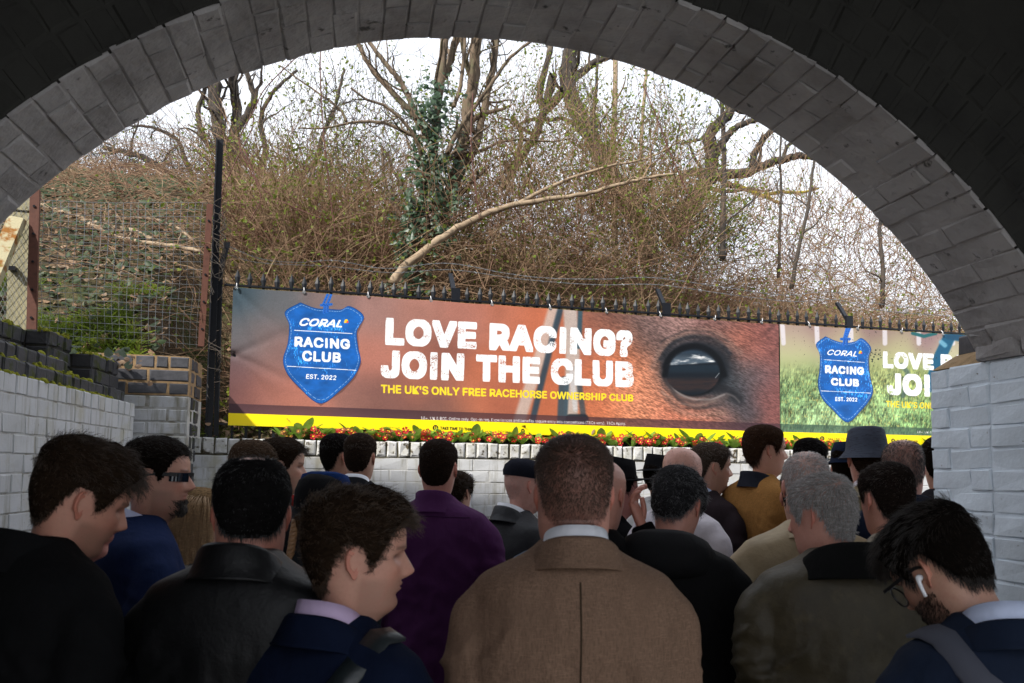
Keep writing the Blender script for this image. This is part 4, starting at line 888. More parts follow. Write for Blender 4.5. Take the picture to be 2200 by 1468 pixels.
# ivy on it
iv = thing('ivy', 'dark green ivy climbing the middle of the many stemmed tree', 'ivy', at(905, 600, Z))
C = []; 
for (px, py, sx, sy, n) in ((930, 215, 26, 26, 150), (925, 270, 22, 34, 150), (945, 250, 22, 40, 90), (915, 330, 18, 30, 130), (935, 365, 26, 22, 130), (915, 400, 18, 20, 80), (890, 450, 14, 28, 90), (875, 505, 16, 28, 90), (935, 440, 20, 30, 70), (960, 470, 14, 40, 50), (870, 560, 14, 26, 60), (880, 620, 26, 22, 80), (935, 520, 20, 40, 40), (985, 430, 12, 60, 40)):
    for k in range(n):
        C.append(at(px + RS.gauss(0, sx), py + RS.gauss(0, sy), Z - 0.16 + RS.gauss(0, 0.07)))
C = np.array(C)[rng.random(len(C)) < .72]; tag(leaves('ivy_leaves', C, rng.uniform(0.032, 0.068, len(C)), M['ivy'], iv, 'ivy', np.array([0.1, -1.0, 0.5]), 0.55), kind='stuff')
# big fallen pale branch
fb = Tree('fallen_branch', 'long pale forked branch leaning across the brambles from the ivy clad tree', [
    L_([(842, 608), (875, 570), (930, 525), (985, 490), (1050, 458), (1110, 440), (1170, 430), (1250, 418), (1330, 397), (1400, 380), (1450, 375)], (6.9, 7.3), 0.036, 0.010),
    L_([(1110, 440), (1165, 410), (1230, 382), (1300, 360), (1390, 340), (1470, 300)], (7.15, 7.4), 0.018, 0.006), ], M['palebark'], dens=1.2, ratio=0.25, lv=2, cat='branch')
Z = 10.5
t2 = Tree('leaning_tree', 'thick dark leaning trunk wrapped in hanging vines right of the ivy', [
    L_([(1400, 560), (1370, 470), (1325, 400), (1280, 310), (1240, 240), (1218, 170), (1228, 100), (1240, 0)], Z, 0.115, 0.085, d=.7),
    L_([(1218, 190), (1170, 240), (1150, 290), (1120, 340), (1080, 400)], Z, 0.06, 0.035), L_([(1188, 160), (1170, 230), (1160, 200), (1180, 110), (1190, 20)], Z, .05, .03),
    L_([(1230, 170), (1270, 140), (1300, 125), (1340, 118), (1400, 90)], Z, 0.05, 0.025), L_([(1100, 250), (1120, 290), (1112, 330), (1090, 380)], Z, .03, .02)], M['darkbark'], dens=2.6, ratio=0.36, lv=3)
st = []; 
for k in range(150):
    u = RS.random(); x = 1225 + 90 * u + RS.gauss(0, 14); y0 = 110 + 260 * u + RS.gauss(0, 20); pts = [at(x + RS.gauss(0, 3) + i * RS.uniform(-3, 5), y0 + i * RS.uniform(8, 16), Z - 0.25) for i in range(8)]; st.append(smooth_line(pts, 10))
tag(curves('hanging_vines', st, 0.003, M['twig'], t2.root), kind='stuff')
Z = 9.2
for lab, pts, r0, r1, dz in (('straight slender pale trunk just right of the leaning vine wrapped trunk', [(1322, 560), (1320, 470), (1317, 350), (1320, 250), (1322, 130), (1325, 30)], 0.034, 0.024, 0),
                             ('slender dark upright sapling beside the pale slender trunk', [(1378, 560), (1380, 480), (1378, 300), (1385, 200), (1390, 130), (1394, 40)], 0.026, 0.016, .8),
                             ('thin greenish upright sapling crossing the twisted tree', [(1552, 560), (1553, 470), (1556, 350), (1552, 240), (1548, 180), (1545, 120)], 0.030, 0.014, -1),
                             ('thin curved sapling at the right of the twisted tree', [(1700, 620), (1715, 540), (1735, 450), (1745, 380), (1752, 330), (1770, 250)], 0.022, 0.010, -.5),
                             ('thin straight sapling between twisted tree and arch', [(1672, 600), (1675, 500), (1678, 400), (1676, 320), (1684, 250)], 0.018, 0.009, 0),
                             ('grey sapling close to the arch at the right', [(1895, 660), (1897, 580), (1890, 500), (1896, 430), (1905, 300)], 0.026, 0.014, 0)):
    Tree('sapling', lab, [L_(pts, Z + dz, r0, r1)], M['twig'] if 'pale' not in lab else M['palebark'], dens=3.2, ratio=0.22, lv=3, jit=.2)
Z = 11.5
t4 = Tree('twisted_tree', 'dark twisted tree with crooked limbs and yellow lichen against the sky', [
    L_([(1440, 520), (1470, 460), (1500, 415), (1522, 385), (1530, 330), (1522, 295), (1545, 265), (1570, 240), (1580, 190)], Z, 0.11, 0.055, d=.7),
    L_([(1530, 385), (1545, 375), (1600, 372), (1640, 355), (1690, 340), (1730, 335), (1780, 345)], Z, 0.075, 0.035), L_([(1525, 380), (1490, 370), (1460, 385), (1430, 420)], Z, .06, .04),
    L_([(1528, 350), (1550, 310), (1580, 275), (1620, 258), (1680, 240)], Z, 0.055, 0.03), L_([(1615, 360), (1622, 330), (1640, 300), (1660, 280), (1700, 260)], Z, 0.05, 0.03),
    L_([(1575, 395), (1610, 410), (1650, 425), (1675, 438)], Z, 0.035, 0.022, bark=M['lichenbark']), L_([(1640, 420), (1680, 413), (1720, 414), (1760, 405)], Z, 0.028, 0.015, bark=M['lichenbark'], d=1.5),
    L_([(1545, 378), (1560, 395), (1580, 398)], Z, .05, .035), L_([(1680, 350), (1690, 318), (1700, 305)], Z, .03, .02), L_([(1462, 310), (1480, 305), (1505, 300)], Z, .02, .02)], M['darkbark'], dens=3.0, ratio=0.38, lv=3)
Z = 13.0
t6 = Tree('spreading_tree', 'bare wide spreading tree with two dark trunks behind the tall pole', [
    L_([(500, 460), (492, 400), (480, 330), (468, 260), (462, 200), (470, 120), (475, 20)], Z, 0.13, 0.07),
    L_([(500, 450), (512, 400), (506, 320), (508, 240), (500, 170), (495, 60)], Z + .3, 0.10, 0.06), L_([(480, 340), (440, 300), (425, 240), (440, 190), (430, 120)], Z, 0.05, 0.025),
    L_([(505, 330), (560, 370), (600, 390), (660, 400), (700, 430)], Z, 0.06, 0.02), L_([(500, 290), (540, 230), (545, 200), (520, 130), (500, 80)], Z, 0.06, 0.03),
    L_([(560, 370), (570, 320), (560, 260), (585, 200), (640, 150)], Z, 0.05, 0.02), L_([(490, 420), (430, 410), (380, 390), (330, 350), (280, 330), (220, 318)], Z, 0.08, 0.03),
    L_([(620, 400), (680, 345), (690, 300), (720, 230), (740, 150)], Z, 0.05, 0.02), L_([(330, 350), (300, 370), (230, 390), (150, 400), (90, 410)], Z, 0.045, 0.012),
    L_([(400, 400), (350, 380), (290, 385), (220, 400), (160, 430)], Z, .04, .01), L_([(430, 410), (400, 350), (380, 300), (330, 275), (280, 270)], Z, 0.045, 0.015), L_([(640, 400), (760, 420), (800, 450)], Z, .04, .02)], M['darkbark'], dens=3.2, ratio=0.38, lv=3, jit=.26)
# hazel-like thicket of thin upright stems to the right, and a screen of fine growth under the trees
def thicket(name, label, px0, px1, py0, py1, Z0, Z1, n, mt, hlo, hhi, r, leaf=None, nl=0, group=None, jit=.22, up=.06):
    c = at((px0 + px1) / 2, py1, (Z0 + Z1) / 2); t = thing(name, label, 'shrub', c, group); st = []; rr = []; tips = []
    for k in range(n):
        p = at(RS.uniform(px0, px1), RS.uniform(py0, py1), RS.uniform(Z0, Z1)); L = RS.uniform(hlo, hhi)
        Q = wander(p, (RS.gauss(0, .6), RS.gauss(0, .5), RS.uniform(0.1, 1)), L, 10, jit, up); st.append(Q); rr.append(np.linspace(r * RS.uniform(.6, 1.3), r * .4, 10)); tips.append(Q[3:])
    curves('stems', st, rr, mt, t)
    if nl:
        tips = np.concatenate(tips); C = tips[rng.integers(0, len(tips), nl)] + rng.normal(size=(nl, 3)) * 0.035
        tag(leaves('leaves', C, rng.uniform(0.016, 0.040, nl), leaf, t), kind='stuff')
    return t
TH = (('fine leafy thorn shrub in front of the leaning vine wrapped trunk', 1270, 1500, 250, 440, 8.2, 9.0, 240, 'twig', .3, .9, .0028, 2200),
      ('leafy tangle right beside the ivy clad tree above the pale branch', 1000, 1260, 230, 460, 7.9, 9.2, 330, 'cane', .3, 1.1, .0028, 2600),
      ('sparse leafy tangle left of the ivy clad tree', 620, 880, 200, 460, 7.8, 9.0, 220, 'twig', .3, 1.1, .0028, 1000),
      ('fine bare twigs high in front of the sky over the ivy clad tree', 560, 1240, 90, 300, 8.5, 11, 90, 'twig', .3, 1.1, .0028, 200),
      ('dense twiggy thicket below the twisted tree at the right', 1480, 2040, 430, 660, 9.2, 11, 800, 'cane', .4, 1.5, .0034, 1500),
      ('fine bare twigs around the limbs of the twisted tree', 1380, 1850, 190, 470, 10.5, 12, 200, 'twig', .3, 1.1, .003, 400),
      ('dark evergreen bush at the foot of the twisted tree', 1340, 1580, 460, 570, 8.6, 9.6, 300, 'twig', .3, .9, .003, 4200),
      ('bare twiggy scrub along the skyline at the left', 70, 480, 360, 450, 10.5, 12, 900, 'twig', .4, 1.3, .0032, 900),
      ('bare twiggy scrub behind the tall pole', 470, 880, 330, 480, 9.5, 11, 420, 'twig', .4, .9, .0028, 1000),
      ('brown bramble mound left of the ivy clad tree', 480, 860, 420, 600, 7.4, 8.6, 1000, 'cane', .5, 1.1, .0026, 3600),
      ('brown bramble mound between the ivy clad tree and the twisted tree', 930, 1500, 400, 610, 7.3, 8.6, 1400, 'cane', .5, 1.5, .0026, 5200))
for lab, x0, x1, y0, y1, z0, z1, n, mt, h0, h1, r, nl in TH: thicket('thorn_shrub', lab, x0, x1, y0, y1, z0, z1, n, M[mt], h0, h1, r, M['leaf'], nl)
# long hanging rose stems in front of the sky
st = []; 
for pts in ([(720, 500), (712, 440), (700, 340), (692, 240), (688, 150), (690, 90)], [(540, 470), (560, 420), (530, 350), (515, 300), (545, 240), (570, 190), (640, 120)], [(525, 320), (560, 400), (620, 440), (690, 470)], [(1030, 470), (1018, 380), (1012, 300), (1016, 200)], [(480, 470), (476, 420), (500, 360), (540, 280), (545, 250)], [(1480, 420), (1440, 330), (1410, 250), (1380, 180)]):
    st.append(smooth_line([at(x, y, 7.0) for x, y in pts], 24))
rs = thing('rose_stems', 'long reddish wild rose stems arching in front of the sky', 'stems', st[0][0]); curves('stems', st, 0.0045, mat('red brown stem', (0.10, 0.038, 0.03), 0.6), rs)
# brambles over the bank
def onbank(s, b): return W(0, 0, 0) + WU * np.asarray(s)[..., None] + WB * np.asarray(b)[..., None] + UP * bank_h(s, b)[..., None]
st = []; rr = []; pts_l = []
for k in range(11000):
    s = RS.uniform(-1.6, 11) if k % 4 else RS.uniform(-1.7, 4); b = 0.62 + 6.2 * RS.random() ** 1.5
    p = onbank(np.array(s), np.array(b)); L = RS.uniform(0.6, 2.1); n = 10
    d = np.array([RS.gauss(0, .8), RS.gauss(-0.25, .6), RS.uniform(0.3, 1.3)]); Q = [p]; d /= np.linalg.norm(d)
    for i in range(n - 1): d = d + np.array([RS.gauss(0, .10), RS.gauss(0, .10), RS.gauss(-0.12, .10)]); d /= np.linalg.norm(d); Q.append(Q[-1] + d * L / (n - 1))
    Q = np.array(Q); Q[:, 2] = np.maximum(Q[:, 2], p[2] - 0.1); bq = (Q - WP) @ WB; Q += np.outer(np.maximum(0, 0.44 - bq), WB); st.append(Q); r0 = RS.choice((.0016, .002, .0026, .004)); rr.append(np.linspace(r0, r0 * .5, n)); pts_l.append(Q[2:])
tag(curves('bramble_canes', st, rr, M['cane']), kind='stuff')
pl2 = np.concatenate(pts_l); n = 34000; C = pl2[rng.integers(0, len(pl2), n)] + rng.normal(size=(n, 3)) * 0.03
cl = vnoise((C @ WU) * 1.1 + 40, (C[:, 2]) * 1.3 + 7, 5); C = C[(cl > 0.30) & ((C - WP) @ WB > 0.40)]
tag(leaves('bramble_leaves', C, rng.uniform(0.018, 0.045, len(C)), M['leaf']), kind='stuff')
n = 7000; S = rng.uniform(-1.9, 11, n); B = 0.3 + 6 * rng.random(n) ** 1.5; C = onbank(S, B) + UP * rng.uniform(0.0, 0.16, n)[:, None]
tag(leaves('leaf_litter', C, rng.uniform(0.03, 0.07, n), M['deadleaf'], None, 'oval', np.array([0, -.3, 1]), .8), kind='stuff')
# the left bank behind the mesh: ground leaves, litter, canes, grass
n = 7000; S = rng.uniform(-5.2, -1.95, n); B = -1.0 + 6.5 * rng.random(n); C = onbank(S, B) + UP * rng.uniform(0, .10, n)[:, None]
k_ = (B > 0.1) | (rng.random(n) < .12); C = C[k_]
tag(leaves('ground_leaves', C, rng.uniform(0.03, 0.085, len(C)), M['darkleaf'], None, 'oval', np.array([0, -.7, 1]), .7), kind='stuff')
n = 4500; S = rng.uniform(-5.2, -1.95, n); B = -0.6 + 6.5 * rng.random(n); C = onbank(S, B) + UP * rng.uniform(0, .05, n)[:, None]
tag(leaves('dead_leaves', C, rng.uniform(0.03, 0.07, n), M['deadleaf'], None, 'oval', np.array([0, -.5, 1]), .7), kind='stuff')
st = []; rr = []
for k in range(1300):
    s = RS.uniform(-5.2, -1.95); b = RS.uniform(0.9, 5.5); p = onbank(np.array(s), np.array(b)) + UP * RS.uniform(0, .1); L = RS.uniform(.3, 1.3)
    Q = wander(p, (RS.gauss(0, 1), RS.gauss(0, .5), RS.uniform(-.1, .6)), L, 9, .16, 0, .25); st.append(Q); rr.append(np.linspace(.0028, .0012, 9))
tag(curves('bank_canes', st, rr, M['cane']), kind='stuff')
st = []
for k in range(21000):
    s = RS.uniform(-4.4, -1.80); b = -0.1 + 0.95 * RS.random() ** 1.6
    if vnoise(np.array([s * 3.1 + 50]), np.array([b * 3.1 + 50]), 2)[0] < 0.36 + .3 * max(0, b - .35): continue
    p = onbank(np.array(s), np.array(b)); h = RS.uniform(.04, .12); d = np.array([RS.gauss(0, .5), RS.gauss(-.2, .5), 1.0]); st.append(np.array([p, p + d * h * .5, p + d * h * .8 + np.array([d[0], d[1], -.3]) * h * .4]))
tag(curves('grass', st, 0.0022, M['grass']), kind='stuff')
st = []
for k in range(500):
    s = RS.uniform(-1.7, 5); b = RS.uniform(0.36, .7); p = onbank(np.array(s), np.array(b)); h = RS.uniform(.05, .16); d = np.array([RS.gauss(0, .6), RS.gauss(-.2, .6), 1.0]); st.append(np.array([p, p + d * h * .5, p + d * h * .8 + np.array([d[0], d[1], -.3]) * h * .4]))
tag(curves('wall_top_weeds', st, 0.0026, M['grass']), kind='stuff')
for lab, pts, Zs, r0, r1, mt in (('long bleached fallen branch lying across the bank behind the mesh', [(84, 441), (153, 464), (185, 475), (223, 485), (286, 497), (321, 511), (338, 522)], (7.2, 7.0), .030, .016, 'palebark'),
                           ('bleached fallen branch reaching the right post of the mesh panel', [(191, 481), (245, 508), (275, 516), (327, 524), (381, 530), (432, 541)], (7.0, 6.8), .020, .016, 'palebark'),
                           ('thin arched bleached branch high behind the mesh', [(245, 470), (313, 470), (368, 483), (395, 500), (417, 519)], (7.4, 7.2), .015, .011, 'palebark'),
                           ('short brown fallen bough below the bleached branches', [(120, 492), (174, 489), (223, 492), (272, 513)], (7.1, 7.0), .034, .028, 'bark'),
                           ('stout broken log jutting up at the skyline on the left', [(80, 460), (109, 432), (131, 418), (165, 406)], (8.5, 8.2), .030, .045, 'bark')):
    t = Tree('fallen_branch', lab, [L_(pts, Zs, r0, r1)], M[mt], dens=2.0, ratio=.2, lv=1, cat='branch')
# ================================================================== PEOPLE
def ss_(x): x = np.clip(x, 0, 1); return x * x * (3 - 2 * x)
_HZ = [-.34, -.26, -.20, -.16, -.13, -.11, -.085, -.05, -.02, 0.0, .012, .025, .045, .065, .085, .105, .125, .145, .17, .195, .212, .224, .231, .2345, .2355]
_YF = [.085, .075, .065, .055, .044, .040, .038, .040, .048, .070, .084, .089, .090, .094, .095, .094, .092, .0975, .0955, .086, .070, .050, .030, .012, .001]
_YB = [-.115, -.112, -.108, -.10, -.088, -.078, -.068, -.061, -.058, -.056, -.056, -.057, -.063, -.076, -.088, -.097, -.102, -.1045, -.104, -.098, -.087, -.068, -.048, -.028, -.016]
_WW = [.165, .162, .155, .135, .095, .074, .063, .059, .058, .050, .054, .058, .063, .067, .070, .0725, .0745, .0755, .0745, .0685, .0575, .043, .029, .014, .002]
_zs = np.linspace(-.34, .2355, 600)
def _sm(t): 
    v = np.interp(_zs, _HZ, t); k = np.exp(-np.linspace(-2, 2, 13) ** 2); k /= k.sum(); p = np.pad(v, 6, mode='edge'); o = np.convolve(p, k, 'valid'); o[-14:] = v[-14:]; return o
_yf, _yb, _ww = _sm(_YF), _sm(_YB), _sm(_WW)
def head_surf(z, a, fat=1.0):
    yf, yb, w = np.interp(z, _zs, _yf), np.interp(z, _zs, _yb), np.interp(z, _zs, _ww)
    low = np.exp(-((z - 0.015) / 0.05) ** 2); w = w * (1 + (fat - 1) * (0.35 + low)); yb = yb * (1 + (fat - 1) * 0.5 * (z < .06))
    s, c = np.sin(a), np.cos(a); yc = np.clip(-0.006 - 0.02 * (z > 0.2) * (z - .2) / .035, -.012, 0)
    x = w * np.sign(s) * np.abs(s) ** 0.90; y = yc + np.where(c > 0, yf - yc, yc - yb) * np.sign(c) * np.abs(c) ** 0.94
    fr = ss_((c - 0.15) / 0.5); g = lambda u, m, q: np.exp(-((u - m) / q) ** 2); ax = np.abs(x)
    nose = np.interp(z, [.074, .080, .088, .094, .108, .124, .134], [0, .011, .025, .0265, .018, .008, 0]); nw = np.interp(z, [.08, .09, .105, .13], [.0155, .0145, .0095, .0085])
    y = y + fr * nose * np.exp(-(x / nw) ** 2) + fr * 0.006 * g(ax, .0125, .0055) * g(z, .084, .006)
    y = y - fr * .0125 * g(ax, .030, .0155) * g(z, .1215, .0105) + fr * .0045 * g(ax, .026, .018) * g(z, .139, .006)
    y = y + fr * .003 * g(ax, .044, .014) * g(z, .100, .014) - fr * .003 * g(ax, .038, .015) * g(z, .065, .018)
    y = y + fr * (.0055 * g(z, .0665, .0042) + .006 * g(z, .0560, .0045) - .004 * g(z, .0613, .0018) - .003 * g(z, .044, .006)) * np.exp(-(x / .021) ** 2) + fr * .005 * g(x, 0, .018) * g(z, .024, .013)
    x = x + 0.0 * y
    return np.stack([x, y, z + 0 * x], -1)
def hair_low(a, rec=0.0, sideburn=1.0):
    d = np.degrees(np.abs(a)); lo = np.interp(d, [0, 22, 36, 50, 58, 64, 73, 78, 84, 100, 108, 118, 130, 150, 180], [.186, .189, .186, .168, .145, .118, .100, .118, .142, .144, .120, .086, .062, .046, .040])
    if sideburn < 1: lo = np.where((d > 50) & (d < 80), np.maximum(lo, .145 - .045 * sideburn), lo)
    return lo + rec * np.interp(d, [0, 30, 55, 70, 90, 180], [1, 1.2, .7, .1, 0, 0]) * 0.05
SKIN = {}
def skin_mat():
    if 'm' not in SKIN:
        m = mat('skin', (0.5, 0.3, 0.22), 0.46, [(45, (0.42, 0.16, 0.12), 0.45, 1.25), (170, (0.30, 0.15, 0.11), 0.5, 1.4)], [(420, 0.25, 0.0012), (70, 0.12, 0.002)], spec=0.35, attr='tone', sss=0.05); SKIN['m'] = m
    return SKIN['m']
HM = {}
def hair_mat(c):
    k = tuple(c)
    if k not in HM: HM[k] = mat('hair', c, 0.42, [((60, 60, 200), tuple(min(1, v * 1.7 + .006) for v in c), .5, .72)], None, spec=0.35)
    return HM[k]
CM = {}
def cap_mat(c):
    k = ('cap',) + tuple(c)
    if k not in HM: HM[k] = mat('hair underlayer', tuple(v * .62 for v in c), 0.9, [((90, 90, 200), tuple(v * .3 for v in c), .45, .6)], [((120, 120, 300), .8, .004)], spec=0.03)
    return HM[k]
def cloth(c, kind='wool', c2=None):
    k = (c, kind)
    if k in CM: return CM[k]
    if kind == 'wool': m = mat('wool cloth', c, 0.92, [(7, tuple(v * .72 for v in c), .45, .7), (500, tuple(min(1, v * 1.5 + .002) for v in c), .55, .75)], [(520, 0.35, 0.0015), ((17, 17, 8), 0.5, 0.018)], spec=0.06)
    elif kind == 'tweed': m = mat('tweed cloth', c, 0.92, [((420, 420, 60), c2 or tuple(v * .72 for v in c), .46, .62), ((60, 60, 420), tuple(min(1, v * 1.25) for v in c), .52, .68), (5, tuple(v * .8 for v in c), .5, .7)], [(480, 0.4, 0.0016), ((16, 16, 7), 0.6, 0.022)], spec=0.06)
    elif kind == 'leather': m = mat('leather', c, 0.5, [(12, tuple(v * 1.5 for v in c), .5, .7)], [(160, 0.25, 0.002), (22, 0.35, 0.010)], spec=0.25)
    elif kind == 'wax': m = mat('waxed cotton', c, 0.55, [(6, tuple(v * .6 for v in c), .45, .65), (18, tuple(v * 1.35 for v in c), .55, .7)], [(16, 0.5, 0.014), (240, 0.2, 0.001)], spec=0.35)
    elif kind == 'nylon': m = mat('light jacket cloth', c, 0.6, [(6, tuple(v * .75 for v in c), .45, .7)], [(14, 0.55, 0.014), (300, 0.15, 0.001)], spec=0.3)
    else: m = mat('cotton cloth', c, 0.85, [(9, tuple(v * .85 for v in c), .5, .7)], [((17, 17, 9), 0.5, 0.018), (420, 0.2, 0.001)], spec=0.15)
    CM[k] = m; return m
M['eyewhite'] = mat('eye white', (0.30, 0.27, 0.25), 0.15, spec=0.6); M['iris'] = mat('iris', (0.03, 0.022, 0.016), 0.1, spec=0.6)
M['lens'] = mat('dark lens', (0.008, 0.012, 0.02), 0.06, spec=0.8); M['frameblk'] = mat('black plastic frame', (0.008, 0.008, 0.009), 0.3, spec=0.5)
M['budwhite'] = mat('white plastic', (0.75, 0.76, 0.80), 0.25, spec=0.5); M['shoe'] = mat('black shoe leather', (0.012, 0.011, 0.010), 0.4)
def ear_geo(side):
    th = np.linspace(0, 2 * np.pi, 21)[:-1]; V = []; 
    rr = [(.18, -.0065), (.40, -.006), (.55, .002), (.68, .003), (.80, -.0005), (.92, .0045), (1.0, .0020), (1.0, -.004), (.82, -.009)]
    for r, h in rr:
        for t in th:
            ex = .0165 * (1 + .10 * math.sin(t)); ez = .0315
            lobe = 0.72 if math.sin(t) < -0.55 else 1.0
            hh = h if not (math.sin(t) < -0.35 and r > .5) else h * 0.3 + .001
            V.append((r * ex * math.cos(t) * lobe, r * ez * math.sin(t), hh))
    n = 20; m = len(rr); Fc = [(i * n + k, i * n + (k + 1) % n, (i + 1) * n + (k + 1) % n, (i + 1) * n + k) for i in range(m - 1) for k in range(n)] + [tuple(range(n))]
    V = np.array(V); f = V[:, 0]; zz = V[:, 1]; h = V[:, 2]; a = R(30); tilt = R(10)
    # local: f forward, zz up, h outward ; hinge the rear edge out
    f2 = f * math.cos(a) + h * math.sin(a) * 1; h2 = h * math.cos(a) - f * math.sin(a)
    f3 = f2 * math.cos(tilt) + zz * math.sin(tilt) * -1; z3 = zz * math.cos(tilt) + f2 * math.sin(tilt)
    return np.c_[side * (.0735 + h2), -.008 + f3, .108 + z3], Fc
def hand_geo(side, curl=0.55):
    """relaxed hand hanging from the wrist: local x outward, y forward, z up, wrist at the origin"""
    mb = MB(); n = 8
    P = [(0, 0, 0.01), (0, 0.004, -.03), (0, 0.008, -.062), (0, 0.010, -.088)]; wy = [.026, .036, .042, .038]; wx = [.019, .017, .016, .012]; V = []
    for (x, y, z), b, a in zip(P, wy, wx): V += [(x + a * math.cos(q), y + b * math.sin(q), z) for q in np.linspace(0, 2 * math.pi, n + 1)[:-1]]
    mb.add(V, [(i * n + k, i * n + (k + 1) % n, (i + 1) * n + (k + 1) % n, (i + 1) * n + k) for i in range(3) for k in range(n)] + [tuple(range(n)), tuple(3 * n + k for k in range(n))])
    for k, (yo, L, r) in enumerate(((.036, .072, .0085), (.014, .080, .0088), (-.008, .074, .0085), (-.028, .058, .0075))):
        p = np.array([0, .010 + yo, -.080]); pts = [p]; a = 0
        for seg in (.42, .32, .26):
            a += curl; pts.append(pts[-1] + np.array([-side * math.sin(a) * L * seg, 0.06 * L * seg, -math.cos(a) * L * seg]))
        mb.tube(smooth_line(pts, 8), np.linspace(r, r * .8, 8), 7)
    pts = [(-side * .004, .034, -.022), (-side * .014, .050, -.044), (-side * .020, .054, -.068), (-side * .024, .050, -.088)]
    mb.tube(smooth_line(pts, 8), np.linspace(.011, .0085, 8), 7)
    return np.concatenate(mb.V), mb.F
def remesh(V, Fc, vox, it=5):
    me = bpy.data.meshes.new('tmp'); me.from_pydata([tuple(v) for v in V], [], Fc); o = bpy.data.objects.new('tmp', me); COL.objects.link(o)
    m = o.modifiers.new('r', 'REMESH'); m.mode = 'VOXEL'; m.voxel_size = vox
    if it: k = o.modifiers.new('s', 'SMOOTH'); k.factor = 0.5; k.iterations = it
    dg = bpy.context.evaluated_depsgraph_get(); e = bpy.data.meshes.new_from_object(o.evaluated_get(dg)); bpy.data.objects.remove(o); bpy.data.meshes.remove(me)
    return e
def coords(me): v = np.empty(len(me.vertices) * 3, np.float32); me.vertices.foreach_get('co', v); return v.reshape(-1, 3).astype(float)
def normals(me): v = np.empty(len(me.vertices) * 3, np.float32); me.vertices.foreach_get('normal', v); return v.reshape(-1, 3).astype(float)
_TZ = [.028, .0, -.02, -.045, -.07, -.10, -.14, -.20, -.30, -.40, -.50, -.60, -.70, -.78]
_TW = [.068, .090, .136, .190, .209, .213, .215, .211, .200, .190, .190, .198, .205, .208]
_TF = [.045, .052, .058, .066, .074, .084, .096, .108, .112, .108, .106, .108, .108, .108]
_TB = [-.072, -.082, -.092, -.102, -.109, -.115, -.120, -.122, -.112, -.100, -.100, -.112, -.118, -.118]
def loft(rings, n): 
    V = np.concatenate(rings); m = len(rings)
    return V, [(i * n + k, i * n + (k + 1) % n, (i + 1) * n + (k + 1) % n, (i + 1) * n + k) for i in range(m - 1) for k in range(n)] + [tuple(range(n - 1, -1, -1)), tuple((m - 1) * n + k for k in range(n))]
PEOPLE = {}
